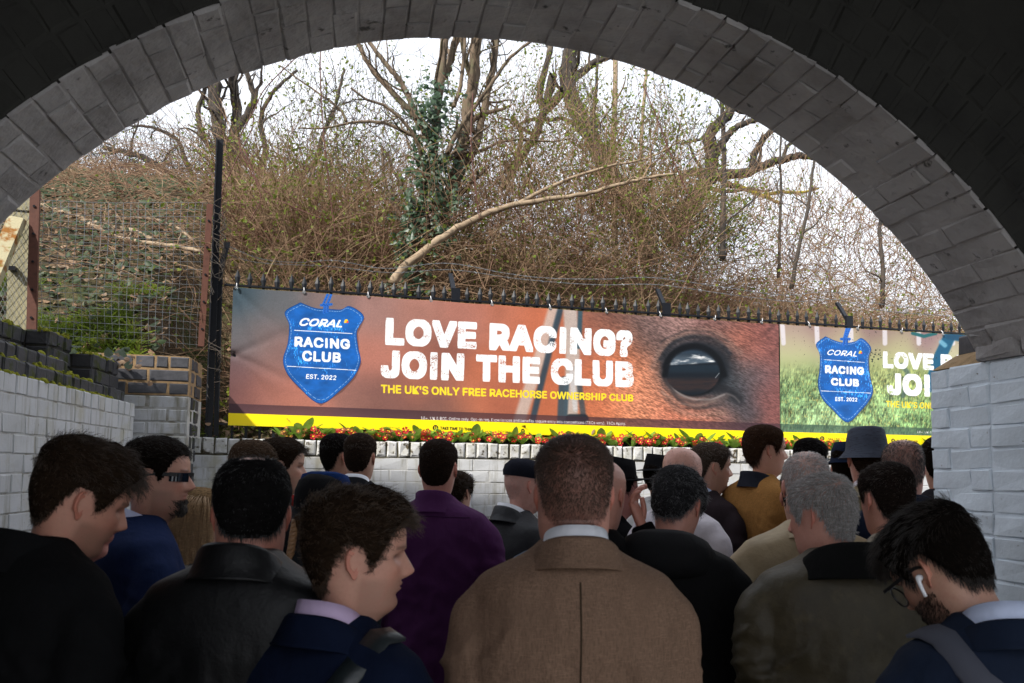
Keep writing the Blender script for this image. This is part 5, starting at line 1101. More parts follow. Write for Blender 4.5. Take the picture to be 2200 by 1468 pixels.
def person(label, px, py, Z, yaw, head=(0, 0, 0), s=1.0, build=1.0, fat=1.0, skin=(.50, .285, .205), hair=None, coat=None, collar=None, shirt=None, stubble=0.0, beard=None,
           near=False, eyes=False, arms=((0, 0), (0, 0)), lean=0.0, trousers=(.02, .02, .025), long=0.0, hood=None, blush=0.35, mouth=0.0, raise_hand=None, wide=1.0, nk=0.0):
    hy, hp, hr = head; yr = R(yaw); cb, sb = math.cos(yr), math.sin(yr)
    target = at(px, py, Z)
    def rotb(P): return np.stack([P[..., 0] * cb + P[..., 1] * sb, -P[..., 0] * sb + P[..., 1] * cb, P[..., 2]], -1)
    dy = R(hy - yaw)
    def xh0(P):
        P = np.asarray(P, float); w = ss_((P[..., 2] + .125) / .125); q = P - np.array([0, -.018, -.02])
        x, y, z = q[..., 0], q[..., 1], q[..., 2]; r = R(hr) * w; x, z = x * np.cos(r) + z * np.sin(r), -x * np.sin(r) + z * np.cos(r)
        p = -R(hp) * w; y, z = y * np.cos(p) - z * np.sin(p), y * np.sin(p) + z * np.cos(p)
        t = -dy * w; x, y = x * np.cos(t) - y * np.sin(t), x * np.sin(t) + y * np.cos(t)
        q = np.stack([x, y, z], -1) + np.array([0, -.018, -.02])
        low = 1 - ss_((P[..., 2] + .20) / .16); q[..., 1] = q[..., 1] - lean * 0.0
        return rotb(q * s)
    O = target - xh0(np.array([0, 0, .11]))
    def xh(P): return xh0(P) + O
    Nb = np.array([0, -.024, -.024 + nk])       # base of the neck
    def xb(P):                              # body point given from the base of the neck
        P = np.asarray(P, float).copy(); P[..., 0] = P[..., 0] * build * wide; P[..., 1] = P[..., 1] * build
        P[..., 1] = P[..., 1] - math.tan(R(lean)) * np.minimum(0, -P[..., 2]) * -1 * 0 + math.tan(R(lean)) * P[..., 2]
        return rotb((P + Nb) * s) + O
    base = xb(np.array([0, 0, -.8])); base[2] = 0
    t = thing('person', label, 'person', base); PEOPLE[label] = t
    hc = tuple(hair['col']) if hair else (.03, .02, .015)
    # ---- body: crown to chest in one surface, with ears and hands
    na, nz = (84, 92) if near else (52, 56)
    a0 = np.linspace(-np.pi, np.pi, na + 1)[:-1]; aa = a0 - 0.42 * np.sin(a0); zz = np.concatenate([np.linspace(-.34, -.03, nz // 4)[:-1], np.linspace(-.03, .2, nz - nz // 4 - 7), .2 + .0355 * np.sin(np.linspace(0, np.pi / 2, 9))[1:]])
    A, Zg = np.meshgrid(aa, zz); P = head_surf(Zg, A, fat); shp = P.shape[:2]
    P = P.reshape(-1, 3); nzz = shp[0]
    Fc = [(i * na + k, i * na + (k + 1) % na, (i + 1) * na + (k + 1) % na, (i + 1) * na + k) for i in range(nzz - 1) for k in range(na)] + [tuple((nzz - 1) * na + k for k in range(na))]
    tone = np.tile(np.array(skin), (len(P), 1)); Af, Zf = A.ravel(), Zg.ravel(); deg = np.degrees(np.abs(Af))
    bl = blush * (np.exp(-((np.abs(P[:, 0]) - .042) / .02) ** 2 - ((Zf - .092) / .02) ** 2) * (deg < 80) + .7 * np.exp(-(P[:, 0] / .014) ** 2 - ((Zf - .088) / .012) ** 2) * (deg < 40) + .35 * ss_((deg - 90) / 40) * ss_((.06 - Zf) / .05))
    tone = tone * (1 - bl[:, None]) + bl[:, None] * np.array(skin) * np.array([.98, .58, .52])
    lip = np.exp(-(P[:, 0] / .021) ** 4 - ((Zf - .061) / .0085) ** 2) * (deg < 40); tone = tone * (1 - .7 * lip[:, None]) + .7 * lip[:, None] * np.array([.36, .13, .11]) * (skin[0] / .5)
    if stubble:
        sm = stubble * ss_((.088 - Zf) / .02) * ss_((Zf + .03) / .03) * (1 - ss_((deg - 78) / 10)) * (1 - .8 * lip) * (1 - .6 * np.exp(-((np.abs(P[:, 0]) - .045) / .014) ** 2 - ((Zf - .075) / .02) ** 2))
        tone = tone * (1 - sm[:, None]) + sm[:, None] * np.array(hc) * 1.6
    br = np.exp(-((Zf - (.1425 - .05 * (np.abs(P[:, 0]) - .03))) / .0042) ** 2) * (np.abs(P[:, 0]) > .011) * (np.abs(P[:, 0]) < .05) * (deg < 75); tone = tone * (1 - .75 * br[:, None]) + .75 * br[:, None] * np.array(hc)
    ey = np.exp(-((np.abs(P[:, 0]) - .031) / .017) ** 4 - ((Zf - .1225) / .0045) ** 2) * (deg < 60); tone = tone * (1 - .8 * ey[:, None]) + .8 * ey[:, None] * np.array([.03, .02, .018])
    if hair:
        lo = hair_low(Af, hair.get('rec', 0), hair.get('sb', 1)); hm = ss_((Zf - lo) / .014 + .3)
        if hair.get('bald'): hm = hm * (1 - bald_mask(P, hair['bald']))
        und = hair.get('under', .85) * hm; tone = tone * (1 - und[:, None]) + und[:, None] * np.array(hc)
    Vb = [xh(P)]; Fb = list(Fc); tn = [tone]; n0 = len(P)
    for sd_ in (-1, 1):
        V, f = ear_geo(sd_); e_ = np.tile(np.array(skin) * np.array([.98, .72, .68]), (len(V), 1)); link('ear', mesh('ear', xh(V), f, skin_mat(), True, {'tone': e_}), t)
    # sleeves and hands follow the arm pose: (outward swing, forward bend of the forearm) in degrees
    sl = []
    for sd_, (ab, fw_) in zip((-1, 1), arms):
        if raise_hand is not None and raise_hand[0] == sd_:
            S_ = np.array([sd_ * .188, -.005, -.119]); E_ = np.array([sd_ * .27, .10, -.30]); hd = raise_hand[1]; W_ = np.array(hd) 
        else:
            u = R(ab); S_ = np.array([sd_ * .188, -.005, -.119]); E_ = S_ + np.array([sd_ * (.026 + .26 * math.sin(u)), -.02 + .10 * math.sin(R(fw_)) * .5, -.265 * math.cos(u)])
            W_ = E_ + np.array([sd_ * .01 - sd_ * .10 * math.sin(R(fw_)), .03 + .24 * math.sin(R(fw_)), -.245 * math.cos(R(fw_))])
        sl.append((S_, E_, W_))
        V, f = hand_geo(sd_); d = (W_ - E_) / np.linalg.norm(W_ - E_); 
        zA = -d; yA = np.array([0, 1, 0]) - zA * zA[1]; yA /= np.linalg.norm(yA) + 1e-6; xA = np.cross(yA, zA)
        V = W_ + np.outer(V[:, 0], xA) + np.outer(V[:, 1], yA) + np.outer(V[:, 2], zA); V2 = rotb((V * np.array([build * wide, build, 1]) + Nb) * s) + O
        link('hand', mesh('hand', V2, f, skin_mat(), True, {'tone': np.tile(np.array(skin) * np.array([.98, .85, .82]), (len(V), 1))}), t)
    link('body', mesh('body', np.concatenate(Vb), Fb, skin_mat(), True, {'tone': np.concatenate(tn)}), t)
    if eyes:
        for sd_ in (-1, 1):
            mb = MB(); q = np.linspace(0, np.pi, 7); c = np.array([sd_ * .031, .0665, .1215]); rings = [c + .0118 * np.stack([np.sin(v) * np.cos(np.linspace(0, 6.283, 13)[:-1]), np.full(12, np.cos(v)), np.sin(v) * np.sin(np.linspace(0, 6.283, 13)[:-1])], -1) for v in np.linspace(.05, 1.5, 7)]
            V, f = loft(rings, 12); me = mesh('eye', xh(V), f, [M['eyewhite'], M['iris']]); 
            for p in me.polygons:
                if p.index < 24: p.material_index = 1
            me.polygons[len(f) - 2].material_index = 1; link('eye', me, t)
    # ---- hair
    if hair and hair.get('top', 0) > 0: build_hair(t, hair, xh, fat, near)
    # ---- jacket
    n = 36; q = np.linspace(0, 2 * np.pi, n + 1)[:-1]; tz = np.array(_TZ); ext = -.78 - long
    zz_ = np.concatenate([np.linspace(.028, -.14, 10), np.linspace(-.18, ext, 12)]); rings = []
    for z in zz_:
        zq = z if z > -.6 else -.6 + (z + .6) * .6
        w_, f_, b_ = np.interp(-zq, -tz, _TW), np.interp(-zq, -tz, _TF), np.interp(-zq, -tz, _TB); w_ *= 1 + (fat - 1) * .9 * ss_((-z - .15) / .2); f_ *= 1 + (fat - 1) * 2 * ss_((-z - .15) / .2); b_ *= 1 + (fat - 1) * .9
        c_, s_ = np.cos(q), np.sin(q); rings.append(np.stack([w_ * np.sign(c_) * np.abs(c_) ** .85, np.where(s_ > 0, f_, -b_) * np.sign(s_) * np.abs(s_) ** .85, np.full(n, z)], -1))
    V, f = loft(rings, n); mb = MB(); mb.add(V, f)
    thick = coat.get('thick', 1.0)
    for S_, E_, W_ in sl:
        S0 = S_ + np.array([-np.sign(S_[0]) * .06, 0, .018]); P_ = smooth_line([S0, S_ + np.array([np.sign(S_[0]) * .012, 0, -.02]), S_ * .45 + E_ * .55 + np.array([np.sign(S_[0]) * .008, 0, 0]), E_, E_ * .5 + W_ * .5, W_ + (W_ - E_) * .02], 22)
        mb.tube(P_, np.interp(np.linspace(0, 1, 22), [0, .12, .3, .55, .8, 1], [.048, .056, .057, .052, .047, .041]) * thick, 14)
    me = remesh(np.concatenate(mb.V), mb.F, .0105 if near else .016, 6 if near else 4)
    me.update(); C = coords(me); Nn = normals(me); sd = abs(hash(label)) % 997 * .37 if False else (sum(map(ord, label)) % 97) * .61
    wr = coat.get('wr', 1.0); x, y, z = C[:, 0], C[:, 1], C[:, 2]; ax = np.abs(x)
    arm = ss_((ax - .18) / .03)
    d = .024 * (fbm(x * 12 + sd + y * 3, z * 2.2 + sd, 3, 4) - .5) * ss_((-z - .08) / .12)
    r1 = 1 - 2 * np.abs(fbm(x * 5 + z * 6 + sd, z * 5 - x * 7 + y * 4, 7, 3) - .5); d += .020 * (r1 ** 3 - .35) * ss_((-z - .10) / .15) * (.5 + .5 * arm)
    r2 = 1 - 2 * np.abs(fbm(z * 20 + y * 9 + sd, x * 6 + y * 5, 13, 2) - .5); d += arm * .015 * (r2 ** 4 - .25) * np.exp(-((z + .36) / .13) ** 2)
    r3 = 1 - 2 * np.abs(fbm((z + ax * 1.1) * 13 + sd, (ax - z) * 3 + np.sign(x) * 3, 17, 2) - .5); d += .014 * (r3 ** 4 - .25) * np.exp(-((ax - .15) / .06) ** 2 - ((z + .24) / .10) ** 2)
    C = C + Nn * (d * wr)[:, None]
    C2 = xb(C); me.vertices.foreach_set('co', C2.astype(np.float32).ravel()); me.polygons.foreach_set('use_smooth', np.ones(len(me.polygons), bool)); me.update(); me.materials.clear(); me.materials.append(coat['mat']); me.name = 'jacket'
    jk = link(coat.get('name', 'jacket'), me, t)
    # ---- collars
    def ring_part(name, prof, mt, open_=28, ry=1.0, sub=None):
        m = 44; an = np.radians(np.linspace(180 + (180 - open_), 180 - (180 - open_), m)); rows = []
        for (r_, zb, zf) in prof:
            fr_ = (1 + np.cos(an)) / 2; rows.append(np.stack([r_ * np.sin(an) * .98, -.012 + r_ * np.cos(an) * ry, zb + (zf - zb) * fr_ ** 1.3], -1))
        V = np.concatenate(rows); Fq = [(i * m + k, i * m + k + 1, (i + 1) * m + k + 1, (i + 1) * m + k) for i in range(len(prof) - 1) for k in range(m - 1)]
        # neck leans with the head a little
        V = V + np.array([0, -.014, 0]); 
        return link(name, mesh(name, xb(V), Fq, mt), t)
    if shirt: ring_part('shirt_collar', [(.062, -.01, -.06), (.0635, .030, -.03), (.0645, .058, -.012), (.0665, .059, -.010), (.070, .030, -.035), (.074, .010, -.055)], shirt, 14)
    if collar:
        k = collar.get('h', 1.0); R0 = collar.get('r', .073); st_ = collar.get('style', 'fold'); cm = collar.get('mat', coat['mat'])
        if st_ == 'fold': ring_part('collar', [(R0 - .002, -.02, -.09), (R0, .012 * k, -.08), (R0 + .0015, .034 * k, -.07), (R0 + .005, .039 * k, -.068), (R0 + .010, .034 * k, -.068), (R0 + .019, .010 * k, -.085), (R0 + .030, -.016, -.10), (R0 + .034, -.020, -.105), (R0 + .030, -.022, -.108), (R0 + .015, -.012, -.10)], cm, 30)
        elif st_ == 'stand': ring_part('collar', [(R0 + .022, -.035, -.08), (R0 + .010, -.005, -.055), (R0 + .004, .030 * k, -.025), (R0 + .003, .052 * k, -.012), (R0, .055 * k, -.010), (R0 - .004, .050 * k, -.014), (R0 - .004, .0, -.06)], cm, 22)
        elif st_ == 'wide': ring_part('collar', [(R0, -.02, -.09), (R0 + .001, .030 * k, -.075), (R0 + .005, .052 * k, -.065), (R0 + .013, .054 * k, -.063), (R0 + .022, .044 * k, -.068), (R0 + .045, -.002, -.09), (R0 + .064, -.036, -.115), (R0 + .066, -.042, -.12), (R0 + .058, -.044, -.12), (R0 + .02, -.02, -.10)], cm, 24)
    if hood: ring_part('hood', [(.082, -.02, -.09), (.090, .035, -.07), (.105, .050, -.06), (.130, .040, -.07), (.150, .005, -.09), (.155, -.045, -.11), (.140, -.085, -.13), (.11, -.10, -.13)], hood, 30, 1.05)
    # ---- legs and shoes
    hz = (xb(np.array([0, 0, -.60])))[2]; mb = MB()
    for sd_ in (-1, 1):
        p0 = xb(np.array([sd_ * .085, -.01, -.58])); p2 = p0.copy(); p2[2] = .06; p1 = (p0 + p2) / 2 + rotb(np.array([0, .025, 0])); mb.tube(smooth_line([p0, p1, p2], 10), np.interp(np.linspace(0, 1, 10), [0, .5, 1], [.098, .072, .058]) * s, 12)
    mb.build('trousers', cloth(trousers, 'wool'), t, True)
    for sd_ in (-1, 1):
        c = xb(np.array([sd_ * .085, .0, -.58])); mb = MB(); rings = []
        for yy, w_, h_ in ((-.09, .03, .055), (-.06, .037, .075), (.0, .038, .085), (.07, .045, .055), (.13, .043, .042), (.165, .026, .03)):
            rings.append(np.array([rotb(np.array([w_ * math.cos(v), yy, 0])) + np.array([c[0], c[1], max(0.002, h_ * .5 + h_ * .5 * math.sin(v))]) for v in np.linspace(0, 6.283, 11)[:-1]]))
        V, f = loft(rings, 10); mb.add(V, f); mb.build('shoe', M['shoe'], t, True)
    return dict(t=t, xh=xh, xb=xb, s=s, jacket=jk)
def bald_mask(P, b):
    """b = (centre y, centre z, radius y, radius x)"""
    return (1 - ss_((np.hypot((P[..., 1] - b[0]) / b[2], P[..., 0] / b[3]) - .75) / .4)) * (P[..., 2] > .15)
def build_hair(t, h, xh, fat, near):
    c = tuple(h['col']); mt = hair_mat(c); rec, sb = h.get('rec', 0), h.get('sb', 1); top, side = h['top'], h['side']
    na, nz = (96, 60) if near else (56, 36); aa = np.linspace(-np.pi, np.pi, na + 1)[:-1]; zz = np.concatenate([np.linspace(.035, .2, nz - 9), .2 + .0355 * np.sin(np.linspace(0, np.pi / 2, 10))[1:]])
    A, Zg = np.meshgrid(aa, zz)
    def surf(z, a):
        p = head_surf(z, a, fat); e = 1e-3; n = np.cross(head_surf(z, a + e, fat) - p, head_surf(np.minimum(z + e, .2354), a, fat) - p + 1e-12); n /= np.linalg.norm(n, axis=-1)[..., None] + 1e-12
        o = p - np.array([0, -.005, .12]); n *= np.sign((n * o).sum(-1))[..., None]; return p, n
    def length(z, a):
        tz_ = ss_((z - .150) / .045); d = np.degrees(np.abs(a)); fr = 1 + h.get('front', 0) * ss_((75 - d) / 50)
        return side + (top * fr - side) * tz_
    P, Nn = surf(Zg, A); lo = hair_low(A, rec, sb); m = Zg > lo - .002
    if h.get('bald'): m &= bald_mask(P, h['bald']) < .5
    th = length(Zg, A) * h.get('cap', .42) * (.72 + .5 * fbm(A * 5 + 9, Zg * 60, 5, 3)) * ss_((Zg - lo) / .02 + .12) + .0012
    Vc = (P + Nn * th[..., None] + np.array([0, 1, 0]) * (h.get('push', 0) * th * ss_((Zg - .17) / .03) * (np.cos(A) > 0) * np.cos(A))[..., None]).reshape(-1, 3); nzz = len(zz)
    Fc = [(i * na + k, i * na + (k + 1) % na, (i + 1) * na + (k + 1) % na, (i + 1) * na + k) for i in range(nzz - 1) for k in range(na) if m[i, k] and m[i, (k + 1) % na] and m[i + 1, k] and m[i + 1, (k + 1) % na]]
    if m[-1].all(): Fc.append(tuple((nzz - 1) * na + k for k in range(na)))
    par = t
    if not h.get('nocap') and Fc: par = link('hair', mesh('hair', xh(Vc), Fc, cap_mat(c)), t)
    # strands
    N = int(h.get('n', 5200 if near else 1900)); a = rng.uniform(-np.pi, np.pi, N * 3); z = .03 + .2053 * rng.random(N * 3); lo = hair_low(a, rec, sb); k = z > lo + rng.normal(size=len(z)) * .0025
    if 'fade' in h: k &= rng.random(len(z)) < np.clip((z - lo) / h['fade'] + .12, 0, 1)
    a, z = a[k][:N], z[k][:N]; P, Nn = surf(z, a)
    if h.get('bald'):
        k = rng.random(len(a)) > bald_mask(P, h['bald']) * h.get('baldk', .97); a, z, P, Nn = a[k], z[k], P[k], Nn[k]
    n = len(a); w = np.array(h.get('whorl', (0.01, -.055, .235))); F_ = P - w; F_ -= Nn * (F_ * Nn).sum(1)[:, None]; F_ /= np.linalg.norm(F_, axis=1)[:, None] + 1e-6
    tp = ss_((z - .15) / .04); dirx = np.array(h.get('comb', (0.3, .7, 0.0))); dT = dirx - Nn * (Nn @ dirx)[:, None]; F_ = F_ * (1 - .75 * tp[:, None]) + dT * (tp * .9)[:, None]
    F_[:, 2] -= .55 * (1 - tp); F_ -= Nn * (F_ * Nn).sum(1)[:, None]; F_ /= np.linalg.norm(F_, axis=1)[:, None] + 1e-6
    L = length(z, a) * rng.uniform(.75, 1.25, n); lift = (h.get('lift', .55) * tp + h.get('slift', .25) * (1 - tp)) * rng.uniform(.6, 1.4, n)
    cell = rng.normal(size=(40, 40, 3)); ci = ((a + np.pi) / 6.2832 * 39).astype(int); cj = np.clip(((z - .03) / .21 * 39).astype(int), 0, 39)
    F_ = F_ + cell[ci, cj] * h.get('clump', .18) + rng.normal(size=(n, 3)) * h.get('mess', .12)
    K = 7 if near else 5; pos = P + Nn * (th.min() * 0 + .0005); S = [pos]; cu = h.get('curl', 0); ph = rng.uniform(0, 6.283, n) if not cu else (cell[ci, cj, 0] * 3 + rng.normal(size=n) * .5); B = np.cross(F_, Nn)
    for i in range(1, K):
        u = i / (K - 1); d = F_ * (.45 + .55 * u) + Nn * (lift * (1.25 - 1.0 * u))[:, None]; d /= np.linalg.norm(d, axis=1)[:, None]; d[:, 2] -= h.get('drop', .10) * u; pos = pos + d * (L / (K - 1))[:, None]
        off = 0
        if cu: off = (np.cos(ph + u * 5.5) * cu * np.minimum(1, L / .03))[:, None] * B + (np.sin(ph + u * 5.5) * cu * .8)[:, None] * Nn
        S.append(pos + off)
    S = np.stack(S, 1); Sw = xh(S.reshape(-1, 3)).reshape(n, K, 3); r = h.get('r', .00042 if near else .0007); rad = np.tile(np.linspace(r, r * .45, K), n)
    # one colour for the head, a second strand set where the photograph shows grey
    if h.get('col2'):
        g = rng.random(n) < h.get('mix', .4); rr2 = rad.reshape(n, K)
        curves('strands', list(Sw[g]), [x for x in rr2[g]], hair_mat(tuple(h['col2'])), par); curves('strands', list(Sw[~g]), [x for x in rr2[~g]], mt, par)
    else: curves('strands', list(Sw), [x for x in rad.reshape(n, K)], mt, par)
def long_hair(p, col, n=900, L=.42, col2=None):
    st = []; rr = []; 
    for k in range(n):
        a = RS.uniform(-np.pi, np.pi); d = abs(math.degrees(a)); 
        if d < 55: continue
        z = RS.uniform(.15, .232); q = head_surf(np.array(z), np.array(a)); out = q * np.array([1, 1, 0]); out = out / (np.linalg.norm(out) + 1e-6); pts = [q]; off = RS.uniform(.004, .022); ph = RS.uniform(0, 6)
        for i in range(1, 9):
            u = i / 8; zz_ = z - L * u * (0.8 if z < .2 else 1.0); e = out * (.075 + off + .03 * u + .008 * math.sin(ph + u * 9)); pts.append(np.array([e[0], e[1] * 1.15 - .01, max(zz_, -.18)]) + np.array([RS.gauss(0, .0015), RS.gauss(0, .0015), 0]))
        st.append(p['xh'](smooth_line(pts, 12))); rr.append(np.full(12, .0008))
    return curves('hair', st, rr, hair_mat(col), p['t'])
# ------------------------------------------------------------------ worn things
from mathutils.bvhtree import BVHTree
def hat(p, name, rings, mt, extra=None, label=None):
    n = 40; q = np.linspace(0, 2 * np.pi, n + 1)[:-1]; R_ = []
    for (z, rx, yf, yb, tl) in rings: R_.append(np.stack([rx * np.sin(q), np.where(np.cos(q) > 0, yf, yb) * np.cos(q) - .006, z + tl * np.cos(q)], -1))
    V, f = loft(R_, n); me = mesh(name, p['xh'](V), f[:-2] + [f[-1]], mt); o = link(name, me, p['t']); 
    if label: o['label'] = label
    return o
def ribbon_on(p, name, path, width, mt, thick=0.004, lift=0.004, parent=None):
    """a band laid over the back of the jacket: path of (x, z) seen from behind, or (x, y, None) seen from above"""
    me = p['jacket'].data; bv = BVHTree.FromPolygons([v.co[:] for v in me.vertices], [f.vertices[:] for f in me.polygons]); pts = []; nn = []
    for q in path:
        if len(q) == 2: o = p['xb'](np.array([q[0], -.6, q[1]])); d = p['xb'](np.array([q[0], 0, q[1]])) - o
        else: o = p['xb'](np.array([q[0], q[1], .5])); d = p['xb'](np.array([q[0], q[1], 0])) - o
        d /= np.linalg.norm(d); h, nr, _, _ = bv.ray_cast(Vector(o), Vector(d))
        if h is None: continue
        nr = np.array(nr); nr = nr if nr @ d < 0 else -nr; pts.append(np.array(h)); nn.append(nr)
    pts = np.array(pts); nn = np.array(nn)
    for _ in range(3): nn[1:-1] = nn[:-2] + 2 * nn[1:-1] + nn[2:]; nn /= np.linalg.norm(nn, axis=1)[:, None]
    tg = np.gradient(pts, axis=0); tg /= np.linalg.norm(tg, axis=1)[:, None]; sd_ = np.cross(tg, nn); V = []
    for a, b, c in zip(pts, nn, sd_):
        for (u, w_) in ((-.5, lift), (-.46, lift + thick), (.46, lift + thick), (.5, lift)): V.append(a + c * u * width + b * w_)
    m = len(pts); Fq = [(4 * i + k, 4 * i + k + 1, 4 * i + 5 + k, 4 * i + 4 + k) for i in range(m - 1) for k in range(3)]
    return link(name, mesh(name, np.array(V), Fq, mt), parent or p['t'])
def lens_band(p, z0, z1, a0, a1, off, mt, name, nz=6, na=30):
    A, Zg = np.meshgrid(np.linspace(R(a0), R(a1), na), np.linspace(z0, z1, nz)); P = head_surf(Zg * 0 + .130, A); P[..., 2] = Zg; o = P * np.array([1, 1, 0]); o /= np.linalg.norm(o, axis=-1)[..., None]
    V = (P + o * off + np.array([0, .010, 0]) * np.cos(A)[..., None]).reshape(-1, 3); return link(name, mesh(name, p['xh'](V), [(i * na + k, i * na + k + 1, (i + 1) * na + k + 1, (i + 1) * na + k) for i in range(nz - 1) for k in range(na - 1)], mt), p['t'])
def temple(p, side, z=.128, y1=.085, w=.0045):
    mb = MB(); pts = [np.array([side * .0785, -.020, z - .010]), np.array([side * .0790, 0.0, z]), np.array([side * .0765, .04, z + .001]), np.array([side * .0725, y1, z + .002])]
    P = smooth_line(pts, 10); d = np.array([0, 0, 1.0])
    for a, b in zip(P[:-1], P[1:]): mb.box((a + b) / 2, (b - a) / 2 * 1.02, np.array([.0014, 0, 0]), d * w)
    link('temple_arm', mesh('temple_arm', p['xh'](np.concatenate(mb.V)), mb.F, M['frameblk'], False), p['t'])
BLK, CHAR, NAVY, DNAVY = (.0045, .0045, .005), (.014, .014, .017), (.008, .014, .045), (.005, .0085, .023)
WHITE = cloth((.72, .73, .78), 'cotton'); PALEBLUE = cloth((.50, .58, .78), 'cotton'); LILAC = cloth((.50, .38, .55), 'cotton')
DK = (.013, .0085, .006); BR = (.030, .018, .011); LBR = (.075, .046, .028); GR = (.16, .15, .15); DG = (.035, .033, .034)
SK = (.50, .285, .205); SKP = (.50, .25, .19); SKR = (.48, .22, .16)
short = dict(top=.028, side=.010, lift=.5, comb=(.2, .8, .1))
def jk(c, kind='wool', **k): return dict(mat=cloth(c, kind), **k)
# ---- nearest row
p_young = person('young man in profile with curly brown hair, lilac shirt collar, navy suit and bag strap', 764, 1198, 1.84, 26, (77, 5, 3), hair=dict(col=BR, col2=(.065, .038, .022), mix=.35, top=.032, side=.017, lift=.75, front=.35, comb=(.1, 1, .2), curl=.005, clump=.30, mess=.16, push=.5, cap=.50, n=7500, r=.0005, whorl=(0, -.07, .22)), coat=jk(DNAVY), collar=dict(h=.9, r=.078), shirt=LILAC, stubble=.32, near=True, skin=(.50, .27, .20), lean=6)
p_tweed = person('man in a brown tweed jacket with cropped hair and white collar seen from behind', 1232, 1066, 1.92, -2, (-1, 2, 0), nk=.022, build=1.0, fat=1.16, hair=dict(col=(.050, .026, .017), top=.010, side=.004, under=.60, nocap=True, n=17000, r=.0003, fade=.07, lift=.9, slift=.6, rec=0), coat=jk((.175, .110, .076), 'tweed', name='tweed_jacket', wr=1.25), collar=dict(h=1.0, r=.080), shirt=WHITE, near=True, blush=.75, skin=SKP, trousers=(.05, .04, .03))
p_bud = person('dark haired man looking down with glasses, white earbud and grey shoulder strap', 2024, 1228, 1.92, -4, (-30, 38, -4), hair=dict(col=(.009, .0065, .005), col2=(.028, .020, .016), mix=.25, top=.040, side=.020, lift=.5, comb=(-.25, .9, 0), clump=.16, mess=.07, cap=.42, n=8000, r=.00045, front=.3), coat=jk((.007, .013, .030), 'cotton'), collar=dict(h=.75, r=.078), shirt=cloth((.55, .62, .82), 'cotton'), stubble=.55, near=True, skin=(.50, .29, .21), lean=10)
p_black = person('dark haired man with head bowed in a black wool coat at the left edge', 168, 1078, 2.0, 32, (52, 22, 6), nk=.02, build=1.12, hair=dict(col=BR, col2=(.055, .034, .022), mix=.3, top=.036, side=.012, lift=.6, comb=(.5, .9, .1), curl=.003, clump=.25, front=.3, cap=.45, n=6500, push=.4), coat=jk((.0055, .0055, .006), 'wool', name='coat'), collar=dict(style='stand', h=.9, r=.074), stubble=.45, near=True, skin=(.46, .23, .165), lean=5)
p_bald = person('dark haired man with a small bald patch in a black leather jacket', 540, 1112, 2.0, 6, (-14, 22, 0), nk=.03, build=1.02, fat=1.12, hair=dict(col=(.012, .011, .011), col2=(.06, .058, .058), mix=.22, top=.020, side=.014, lift=.35, bald=(-.055, .222, .040, .042), baldk=.93, nocap=False, under=.72, n=7500, comb=(-.3, .6, 0), clump=.08, mess=.06, cap=.4), coat=jk((.0035, .0035, .004), 'leather', name='leather_jacket'), collar=dict(style='fold', h=1.25, r=.080), near=True, skin=SKR, blush=.7)
p_wax = person('grey haired old man in an olive waxed coat with a black corduroy collar', 1766, 1112, 2.68, -6, (-40, 12, 0), nk=.02, build=1.16, fat=1.18, hair=dict(col=(.20, .185, .175), col2=(.36, .34, .33), mix=.5, top=.016, side=.016, lift=.22, rec=.5, bald=(.03, .225, .06, .05), baldk=.75, under=.35, nocap=True, n=15000, r=.0004, comb=(.3, .5, 0)), coat=jk((.044, .034, .017), 'wax', name='waxed_coat'), collar=dict(style='wide', h=.95, r=.080, mat=cloth((.006, .006, .006), 'wool')), near=True, skin=(.52, .26, .20), blush=.6)
p_hood = person('grey curly haired man bowing his head in a black hooded jacket', 1456, 1092, 3.1, 18, (32, 30, 0), build=1.08, hair=dict(col=(.035, .034, .036), col2=(.13, .13, .135), mix=.5, top=.030, side=.024, lift=.6, curl=.004, clump=.35, mess=.2, n=6500, cap=.5, comb=(.3, .7, 0)), coat=jk(BLK, 'cotton'), hood=cloth((.009, .009, .010), 'cotton'), collar=dict(style='stand', h=.6, mat=cloth((.012, .016, .03), 'cotton')), near=True, skin=SKP)
p_shades = person('bearded man in wraparound sunglasses and a navy blue suit jacket', 336, 1030, 2.85, 58, (83, 3, 0), build=1.18, fat=1.22, hair=dict(col=DK, top=.020, side=.006, under=.62, lift=.6, comb=(.1, 1, 0), n=5500, fade=.05, front=.3), coat=jk((.014, .024, .072), 'wool'), collar=dict(h=1, r=.080), shirt=cloth((.56, .58, .78), 'cotton'), stubble=.35, near=True, skin=(.48, .25, .18))
# ---- middle rows
p_pink = person('pink faced man half hidden behind the black coated man, in a dark green edged coat', 168, 1098, 2.25, 60, (86, 12, 0), hair=dict(col=LBR, **short), coat=jk((.016, .018, .010), 'wool'), skin=(.55, .24, .20), blush=.6)
p_blonde = person('woman with long wavy blonde hair beside the man in sunglasses', 430, 1120, 3.3, 70, (82, 5, 0), s=.93, build=.86, hair=dict(col=(.32, .20, .10), top=.012, side=.012, lift=.1), coat=jk((.14, .13, .12), 'nylon'), skin=(.55, .32, .25))
long_hair(p_blonde, (.36, .23, .12), 2600, .36)
p_lbr = person('light brown haired man with his back turned behind the bald patched man', 545, 1012, 4.0, 40, (50, 4, 0), hair=dict(col=LBR, col2=(.12, .08, .05), mix=.4, top=.026, side=.022, n=3500, lift=.4), coat=jk(CHAR))
p_quiff = person('frowning dark haired man in profile with a short quiff by the wall', 604, 1006, 4.1, 50, (78, 6, 0), hair=dict(col=BR, top=.026, side=.008, lift=.7, front=.5, n=3500, comb=(0, 1, .2)), coat=jk(CHAR), stubble=.4, near=True)
